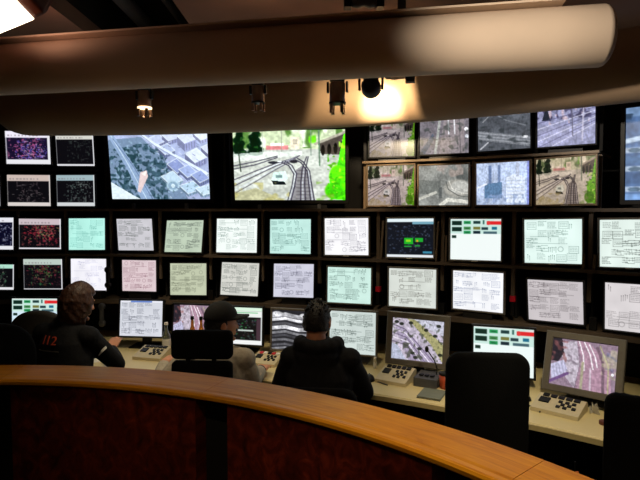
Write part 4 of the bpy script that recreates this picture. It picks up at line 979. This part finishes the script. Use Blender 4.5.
def person(label, P, C, N, Hc, fd_, F, sw, arms, knees, ankles, coat, trousers, hs=1.0, hood=False, fat=1.0, hand_s=1.0):
    """P pelvis, C chest, N base of the neck; arms = [(shoulder, elbow, wrist, hand dir, back-of-hand, thumb side, curl)] left, right"""
    P, C, N, Hc = map(Vector, (P, C, N, Hc)); F = Vector(F).normalized(); R = F.cross(Vector((0, 0, 1))).normalized()
    T = thing('person', label, 'person', (P.x, P.y, 0)); off_ = Vector((P.x, P.y, 0))
    L = lambda v: Vector(v)-off_
    P, C, N, Hc = L(P), L(C), L(N), L(Hc); Mh = head_frame(Hc, fd_)
    def torso(bm, k, low=True):
        rings = []
        if low: rings += [(P+Vector((0, 0, -.10)), .15*k, .10*k, R, F)]
        rings += [(P, .175*fat*k, .125*fat*k, R, F), (P.lerp(C, .35), .158*fat*k, .115*fat*k, R, F), (P.lerp(C, .7), .172*fat*k, .12*fat*k, R, F), (C, .19*fat*k, .125*fat*k, R, F), (C.lerp(N, .5), (sw-.015)*k, .115*k, R, F), (C.lerp(N, .82), (sw-.055)*k, .092*k, R, F), (N+Vector((0, 0, .0)), .085*k, .075*k, R, F), (N+Vector((0, 0, .025)), .062*k, .062*k, R, F)]
        loft(bm, rings)
    bm = new(); torso(bm, .86)
    head_mesh(bm, Mh, hs)
    limb(bm, [N-Vector((0, 0, .04)), N.lerp(Mh @ Vector((0, -.02, -.09)), .6), Mh @ Vector((0, -.018, -.07))], [.062, .056, .056])
    for sh_, el, wr, hd, bk, side, curl in arms:
        sh_, el, wr = L(sh_), L(el), L(wr)
        limb(bm, [N.lerp(sh_, .4)-Vector((0, 0, .03)), sh_, sh_.lerp(el, .5), el, el.lerp(wr, .35), wr], [.05, .048, .042, .034, .036, .026])
        hand(bm, wr, hd, bk, side, curl, s=hand_s)
    for k_, an in zip(knees, ankles):
        k_, an = L(k_), L(an); hp = P+R*(.085 if (k_-P).dot(R) > 0 else -.085)
        limb(bm, [hp, hp.lerp(k_, .5), k_, k_.lerp(an, .35), an], [.075, .066, .048, .05, .032])
        limb(bm, [an-Vector((0, 0, .03)), an+F*.11-Vector((0, 0, .045))], [.034, .028])
    body = solid(bm, .0055, 'skin', 'body', T, 2)
    # trousers and shoes
    bm = new()
    loft(bm, [(P+Vector((0, 0, -.115)), .16, .125, R, F), (P, .185*fat, .14*fat, R, F), (P.lerp(C, .25), .172*fat, .13*fat, R, F)])
    for k_, an in zip(knees, ankles):
        k_, an = L(k_), L(an); hp = P+R*(.09 if (k_-P).dot(R) > 0 else -.09)-Vector((0, 0, .01))
        limb(bm, [hp, hp.lerp(k_, .5), k_, k_.lerp(an, .35)], [.092, .083, .064, .064]); tube(bm, [k_.lerp(an, .3), k_.lerp(an, .9)], [.064, .055], 16)
    solid(bm, .010, trousers, 'trousers', T)
    for an in ankles:
        an = L(an); bm = new(); limb(bm, [an-Vector((0, 0, .035)), an+F*.07-Vector((0, 0, .047)), an+F*.15-Vector((0, 0, .05))], [.045, .044, .036])
        for v in bm.verts: v.co.z = max(v.co.z, .003)
        solid(bm, .008, 'black', 'shoe', T)
    # coat
    bm = new(); torso(bm, 1.06, False)
    loft(bm, [(P+Vector((0, 0, -.03)), .192*fat, .145*fat, R, F), (P.lerp(C, .3), .178*fat, .132*fat, R, F), (P.lerp(C, .6), .18*fat, .13*fat, R, F)])
    for sh_, el, wr, *_ in arms:
        sh_, el, wr = L(sh_), L(el), L(wr)
        limb(bm, [N.lerp(sh_, .35)-Vector((0, 0, .03)), sh_, sh_.lerp(el, .5), el], [.07, .072, .062, .054])
        tube(bm, [el, el.lerp(wr, .4), el.lerp(wr, .9)], [.053, .050, .040], 18)
    loft(bm, [(N-Vector((0, 0, .02)), .088, .082, R, F), (N+Vector((0, 0, .03)), .075, .072, R, F), (N+Vector((0, 0, .05))+F*.004, .07, .068, R, F)])
    if hood:
        for k in range(9):
            a = PI+PI*k/8; p = N+R*(.105*math.cos(a))+F*(.085*math.sin(a)-.015)+Vector((0, 0, .012+.012*abs(math.cos(a))))
            q = bmesh.ops.create_uvsphere(bm, u_segments=14, v_segments=10, radius=.046)
            for v in q['verts']: v.co += p
        loft(bm, [(N-F*.10-Vector((0, 0, .17)), .05, .02, R, F), (N-F*.105-Vector((0, 0, .10)), .11, .035, R, F), (N-F*.09-Vector((0, 0, .02)), .12, .045, R, F)])
    jk = solid(bm, .008, coat, 'jacket' if coat != 'sweater' else 'sweater', T, 3)
    return T, Mh, hs, jk, off_
def nape(x, y, z, front=.30, low=-.45): return y > front or (z < low)

# spiky-haired person, seen from behind, in the middle
T, Mh, hs, jk, o_ = person('person with short spiky dark hair and hooded charcoal jacket, back to the viewer', (.0, 2.94, .58), (.0, 3.02, .90), (-.005, 3.05, 1.065), (-.018, 3.09, 1.203), (.22, 1, -.16), (.12, 1, 0), .175,
    [((-.165, 3.04, 1.0), (-.245, 3.14, .79), (-.15, 3.39, .79), (.3, 1, -.05), (0, 0, 1), 1, .35), ((.170, 3.0, 1.0), (.265, 3.07, .79), (.20, 3.33, .79), (-.2, 1, -.05), (0, 0, 1), -1, .35)],
    [(-.10, 3.38, .55), (.12, 3.36, .55)], [(-.10, 3.42, .10), (.14, 3.40, .10)], 'jacket2', 'jeans', 1.0, True, 1.0)
bm = new()
def rule(x, y, z):
    if y > .25 and z < .42: return .9, 0
    if z < -.42: return .9, 0
    return 1.07+.03*max(z, 0), 0
hair_cap(bm, Mh, rule, hs, .003, 1)
rr = random.Random(4)
for k in range(110):
    th_, ph = rr.uniform(0, 2*PI), rr.uniform(0, 1.15); v = Vector((math.sin(ph)*math.cos(th_), math.sin(ph)*math.sin(th_), math.cos(ph)))
    if v.y > .6: continue
    b = Vector((.076*v.x, .098*v.y, .116*v.z))*1.04; t_ = b+(v+Vector((rr.gauss(0, .3), rr.gauss(0, .3), .35))).normalized()*rr.uniform(.010, .022)
    tube(bm, [Mh @ (b*hs), Mh @ (t_*hs)], [.009, .002], 6)
obj('hair', bm, 'hairdark', T, True)

# person in the cap, left of the middle, turned to the right
T, Mh, hs, jk, o_ = person('person in black baseball cap and grey white sweater, partly behind a black chair', (-.62, 3.10, .58), (-.63, 3.19, .875), (-.62, 3.21, 1.025), (-.615, 3.245, 1.155), (.88, .47, -.02), (.08, 1, 0), .172,
    [((-.80, 3.19, .965), (-.965, 3.07, .80), (-.985, 3.32, .895), (.35, .9, .12), (-.15, -.2, 1), 1, .30), ((-.46, 3.17, .955), (-.415, 3.20, .81), (-.392, 3.46, .80), (.12, 1, .02), (0, 0, 1), -1, .35)],
    [(-.70, 3.52, .53), (-.51, 3.52, .53)], [(-.70, 3.56, .10), (-.50, 3.56, .10)], 'sweater', 'jeans', 1.0)
bm = new()
def rule(x, y, z):
    if y > .2 or z > .5: return .92, 0
    if z < -.5: return .9, 0
    return 1.045, 0
hair_cap(bm, Mh, rule, hs, .002, 2); obj('hair', bm, 'hairdark', T, True)
bm = new(); q = bmesh.ops.create_uvsphere(bm, u_segments=36, v_segments=20, radius=1)
for v in q['verts']:
    x, y, z = v.co
    v.co = Mh @ Vector((.088*x, .108*y, .036+(.108*z if z > 0 else .010*z)))
for v in [v for v in bm.verts]: pass
cap = obj('cap', bm, 'cap', T, True)
bm = new(); A = []; B = []
for k in range(17):
    a = PI*(k/16); x, y = .082*math.cos(a), .100*math.sin(a); L_ = .085*math.sin(a)**.8 if 0 < k < 16 else 0
    dz = -.004*math.sin(a)
    A.append((x, y*.92, .052)); B.append((x*1.0, y+L_, .050+dz-.012*abs(math.cos(a))))
va = [[bm.verts.new(Mh @ Vector((p[0], p[1], p[2]+e))) for p in S] for S in (A, B) for e in (.004, -.002)]
a1, a2, b1, b2_ = va
for k in range(16):
    bm.faces.new((a1[k], a1[k+1], b1[k+1], b1[k])); bm.faces.new((a2[k+1], a2[k], b2_[k], b2_[k+1])); bm.faces.new((b1[k], b1[k+1], b2_[k+1], b2_[k])); bm.faces.new((a1[k+1], a1[k], a2[k], a2[k+1]))
obj('brim', bm, 'cap', cap, True)
wr = Vector((-.3928, 3.445, .80))-o_; bm = new(); tube(bm, [wr+Vector((.004, -.012, 0)), wr+Vector((-.003, .014, 0))], .036, 18); obj('wristwatch', bm, 'black', T, True)

# brown-haired person at the left, reaching over the desk
T, Mh, hs, jk, o_ = person('person with brown bob hair in black lettered jacket, reaching over the desk', (-1.57, 3.24, .60), (-1.63, 3.34, .93), (-1.625, 3.38, 1.12), (-1.575, 3.42, 1.255), (.62, .76, -.22), (.25, 1, 0), .165,
    [((-1.79, 3.40, 1.06), (-1.875, 3.46, .82), (-1.80, 3.74, .79), (.2, 1, -.05), (0, 0, 1), 1, .3), ((-1.475, 3.34, 1.05), (-1.36, 3.50, .83), (-1.49, 3.73, .875), (-.05, 1, .42), (.0, -.8, 1), -1, .24)],
    [(-1.62, 3.62, .55), (-1.44, 3.60, .55)], [(-1.62, 3.66, .10), (-1.42, 3.64, .10)], 'jacket', 'jeans', .98, fat=.93)
bm = new()
def rule(x, y, z):
    if y > .35 and z < .50 and abs(x) < .8: return .9, 0
    if z < 0: return 1.24+.16*(-z), .045*(-z)
    return 1.24+.05*(1-z), 0
hair_cap(bm, Mh, rule, hs, .005, 3, (56, 40))
hr = solid(bm, .009, 'hairbrown', 'hair', T, 2)

# orange lettering on the jacket's back, and a pale stripe on its sleeve: laid on the cloth
def on_cloth(jk, src, dir_):
    bmj = new(); bmj.from_mesh(jk.data); bv = BVHTree.FromBMesh(bmj); bmj.free()
    h = bv.ray_cast(src, dir_); return h[0], h[1]
F_ = Vector((.10, 1, 0)).normalized()
c_, n1 = on_cloth(jk, Vector((-1.70, 2.6, 1.045))-o_, Vector((.02, 1, 0)))
if c_ is None: c_, n1 = Vector((-.13, -.02, 1.05)), Vector((0, -1, .1))
bmj = new(); bmj.from_mesh(jk.data); bvj = BVHTree.FromBMesh(bmj); bmj.free()
for ch, dx, nm in (('1', -.042, 'digit_one'), ('1', -.008, 'digit_one'), ('2', .034, 'digit_two')):
    cu = bpy.data.curves.new('lettering_tmp', 'FONT'); cu.body = ch; cu.size = .086; cu.extrude = .0015; cu.align_x = 'CENTER'; cu.align_y = 'CENTER'
    to = bpy.data.objects.new('lettering_tmp', cu); COL.objects.link(to); dg = bpy.context.evaluated_depsgraph_get(); dg.update()
    tm = bpy.data.meshes.new_from_object(to.evaluated_get(dg)); bpy.data.objects.remove(to); bpy.data.curves.remove(cu)
    bm = new(); bm.from_mesh(tm); bpy.data.meshes.remove(tm); bmesh.ops.remove_doubles(bm, verts=bm.verts[:], dist=.00005); bmesh.ops.subdivide_edges(bm, edges=bm.edges[:], cuts=1)
    for v in bm.verts:
        src = Vector((c_.x+dx+v.co.x, c_.y-.35, c_.z+v.co.y*.8)); hp = bvj.ray_cast(src, Vector((0, 1, 0)))[0]
        v.co = Vector((src.x, (hp.y if hp is not None else c_.y)-.004-v.co.z, src.z))
    obj(nm, bm, 'logo', jk, False, 'orange digit on the back')
bm = new(); A = []
for k in range(9):
    x = c_.x-.075+.15*k/8; z = c_.z-.062; hp = bvj.ray_cast(Vector((x, c_.y-.35, z)), Vector((0, 1, 0)))[0]; yy = (hp.y if hp is not None else c_.y)-.003
    A.append([bm.verts.new((x, yy, z+.006)), bm.verts.new((x, yy, z)), bm.verts.new((x, yy+.002, z)), bm.verts.new((x, yy+.002, z+.006))])
for a_, b_ in zip(A, A[1:]):
    for k in range(4): bm.faces.new((a_[k], a_[(k+1) % 4], b_[(k+1) % 4], b_[k]))
bm.faces.new(A[0]); bm.faces.new(A[-1][::-1]); obj('print_line', bm, 'grey', jk, False, 'thin pale line under the number')
bm = new(); A = []
for k in range(7):
    q = k/6; x = -1.425+.045*q-o_.x; z = .925+.045*q
    hp = bvj.ray_cast(Vector((x, -.6, z)), Vector((0, 1, 0)))[0]; yy = (hp.y if hp is not None else .05)-.004
    A.append([bm.verts.new((x, yy, z+.016)), bm.verts.new((x+.006, yy, z)), bm.verts.new((x+.006, yy+.006, z)), bm.verts.new((x, yy+.006, z+.016))])
for a_, b_ in zip(A, A[1:]):
    for k in range(4): bm.faces.new((a_[k], a_[(k+1) % 4], b_[(k+1) % 4], b_[k]))
bm.faces.new(A[0]); bm.faces.new(A[-1][::-1]); obj('sleeve_stripe', bm, 'white', jk, False, 'pale stripe on the sleeve')

# ------------------------------------------------------------------ light
def spot(name, loc, tgt, watts, ang, col=(1, .78, .52), blend=.6, rad=.04):
    l = bpy.data.lights.new(name, 'SPOT'); l.energy = watts; l.spot_size = math.radians(ang); l.spot_blend = blend; l.color = col; l.shadow_soft_size = rad
    o = bpy.data.objects.new(name, l); COL.objects.link(o); o.location = loc; o.rotation_euler = (Vector(tgt)-Vector(loc)).to_track_quat('-Z', 'Y').to_euler(); return o
lw = (RL.to_3x3())
Lrot = Matrix.Rotation(dang, 3, 'Z')
lpos = lp+Lrot @ (RL @ Vector((0, 0, -.036)))
ldir = (Lrot @ (RL.to_3x3() @ Vector((0, 0, -1))))
spot('track_lamp_light', lpos, lpos+Vector((.20, .80, -.01)), 230, 40, (1, .82, .55), 1.0, .03)
spot('track_lamp_spill', lpos, lpos+Vector((.09, .80, .04)), 44, 76, (1, .76, .46), .18, .03)
s0 = tp(-1.085); spot('ring_lamp_light', s0+Vector((0, 0, -.16)), s0+Vector((.1, .5, -1.6)), 10, 70, (1, .78, .5), .6, .03)
spot('gallery_downlight_duct', (-.95, 1.0, H+.84), (1.30, 2.38, H+.77), 350, 36, (1, .88, .72), 1.0, .05)
spot('gallery_downlight_counter', (.75, 1.0, CEIL-.03), (.58, 1.55, LT), 92, 52, (1, .76, .44), .9, .06)
spot('counter_fill', (-.25, .5, CEIL-.03), (-.2, 2.1, LT), 30, 50, (1, .72, .42), .9, .06)  # unseen lamp added to brighten the middle of the counter top
spot('front_panel_fill', (-.2, -1.6, CEIL-.03), (-.2, 2.3, .5), 9, 46, (1, .70, .48), .9, .06)  # weak unseen fill added behind the camera to lift the burl panels
spot('flood_light', P0+(Rf.to_3x3() @ Vector((.25, .17, .03))), P0+(Rf.to_3x3() @ Vector((.25, .17, 1.0))), 5, 165, (1, .66, .38), .6, .1)
pl = bpy.data.lights.new('flood_side_fill', 'POINT'); pl.energy = 1; pl.color = (1, .55, .32); pl.shadow_soft_size = .06  # extra point fill added beside the flood glass to spread light onto the ceiling
po = bpy.data.objects.new('flood_side_fill', pl); COL.objects.link(po); po.location = P0+(Rf.to_3x3() @ Vector((.1, .12, .10)))
spot('ceiling_fill', (-1.50, 2.55, H+.84), (-1.42, 2.66, CEIL), 6, 150, (1, .56, .40), .8, .05)  # added upward fill that warms the ceiling, not a fixture of the room
spot('desk_downlight_right', (.9, 1.7, CEIL-.03), (1.2, 3.05, DESK), 130, 40, (1, .86, .58), .8, .05)
spot('desk_downlight_middle', (.15, 3.12, CEIL-.03), (.40, 3.6, DESK), 34, 64, (1, .86, .58), .8, .05)
spot('desk_downlight_left', (-1.0, 3.32, CEIL-.03), (-1.05, 3.9, DESK), 66, 64, (1, .86, .58), .8, .05)
spot('ceiling_downlight_light', (-.305, 2.715, CEIL-.02), (-.305, 2.715, 0), 3, 170, (1, .78, .62), .7, .03)
w = bpy.data.worlds.new('World'); sc.world = w; w.use_nodes = True
w.node_tree.nodes['Background'].inputs['Color'].default_value = (.020, .013, .010, 1); w.node_tree.nodes['Background'].inputs['Strength'].default_value = .4

# ------------------------------------------------------------------ camera
cam = bpy.data.cameras.new('Camera'); co = bpy.data.objects.new('Camera', cam); COL.objects.link(co)
cam.sensor_width = 36; cam.lens = 530/640*36; cam.clip_start = .02
co.location = (0, 0, H); co.rotation_euler = (PI/2-math.atan(30/530), 0, 0)
sc.camera = co
sc.view_settings.view_transform = 'Standard'; sc.view_settings.look = 'None'; sc.view_settings.exposure = 0; sc.view_settings.gamma = 1; sc.view_settings.use_curve_mapping = False
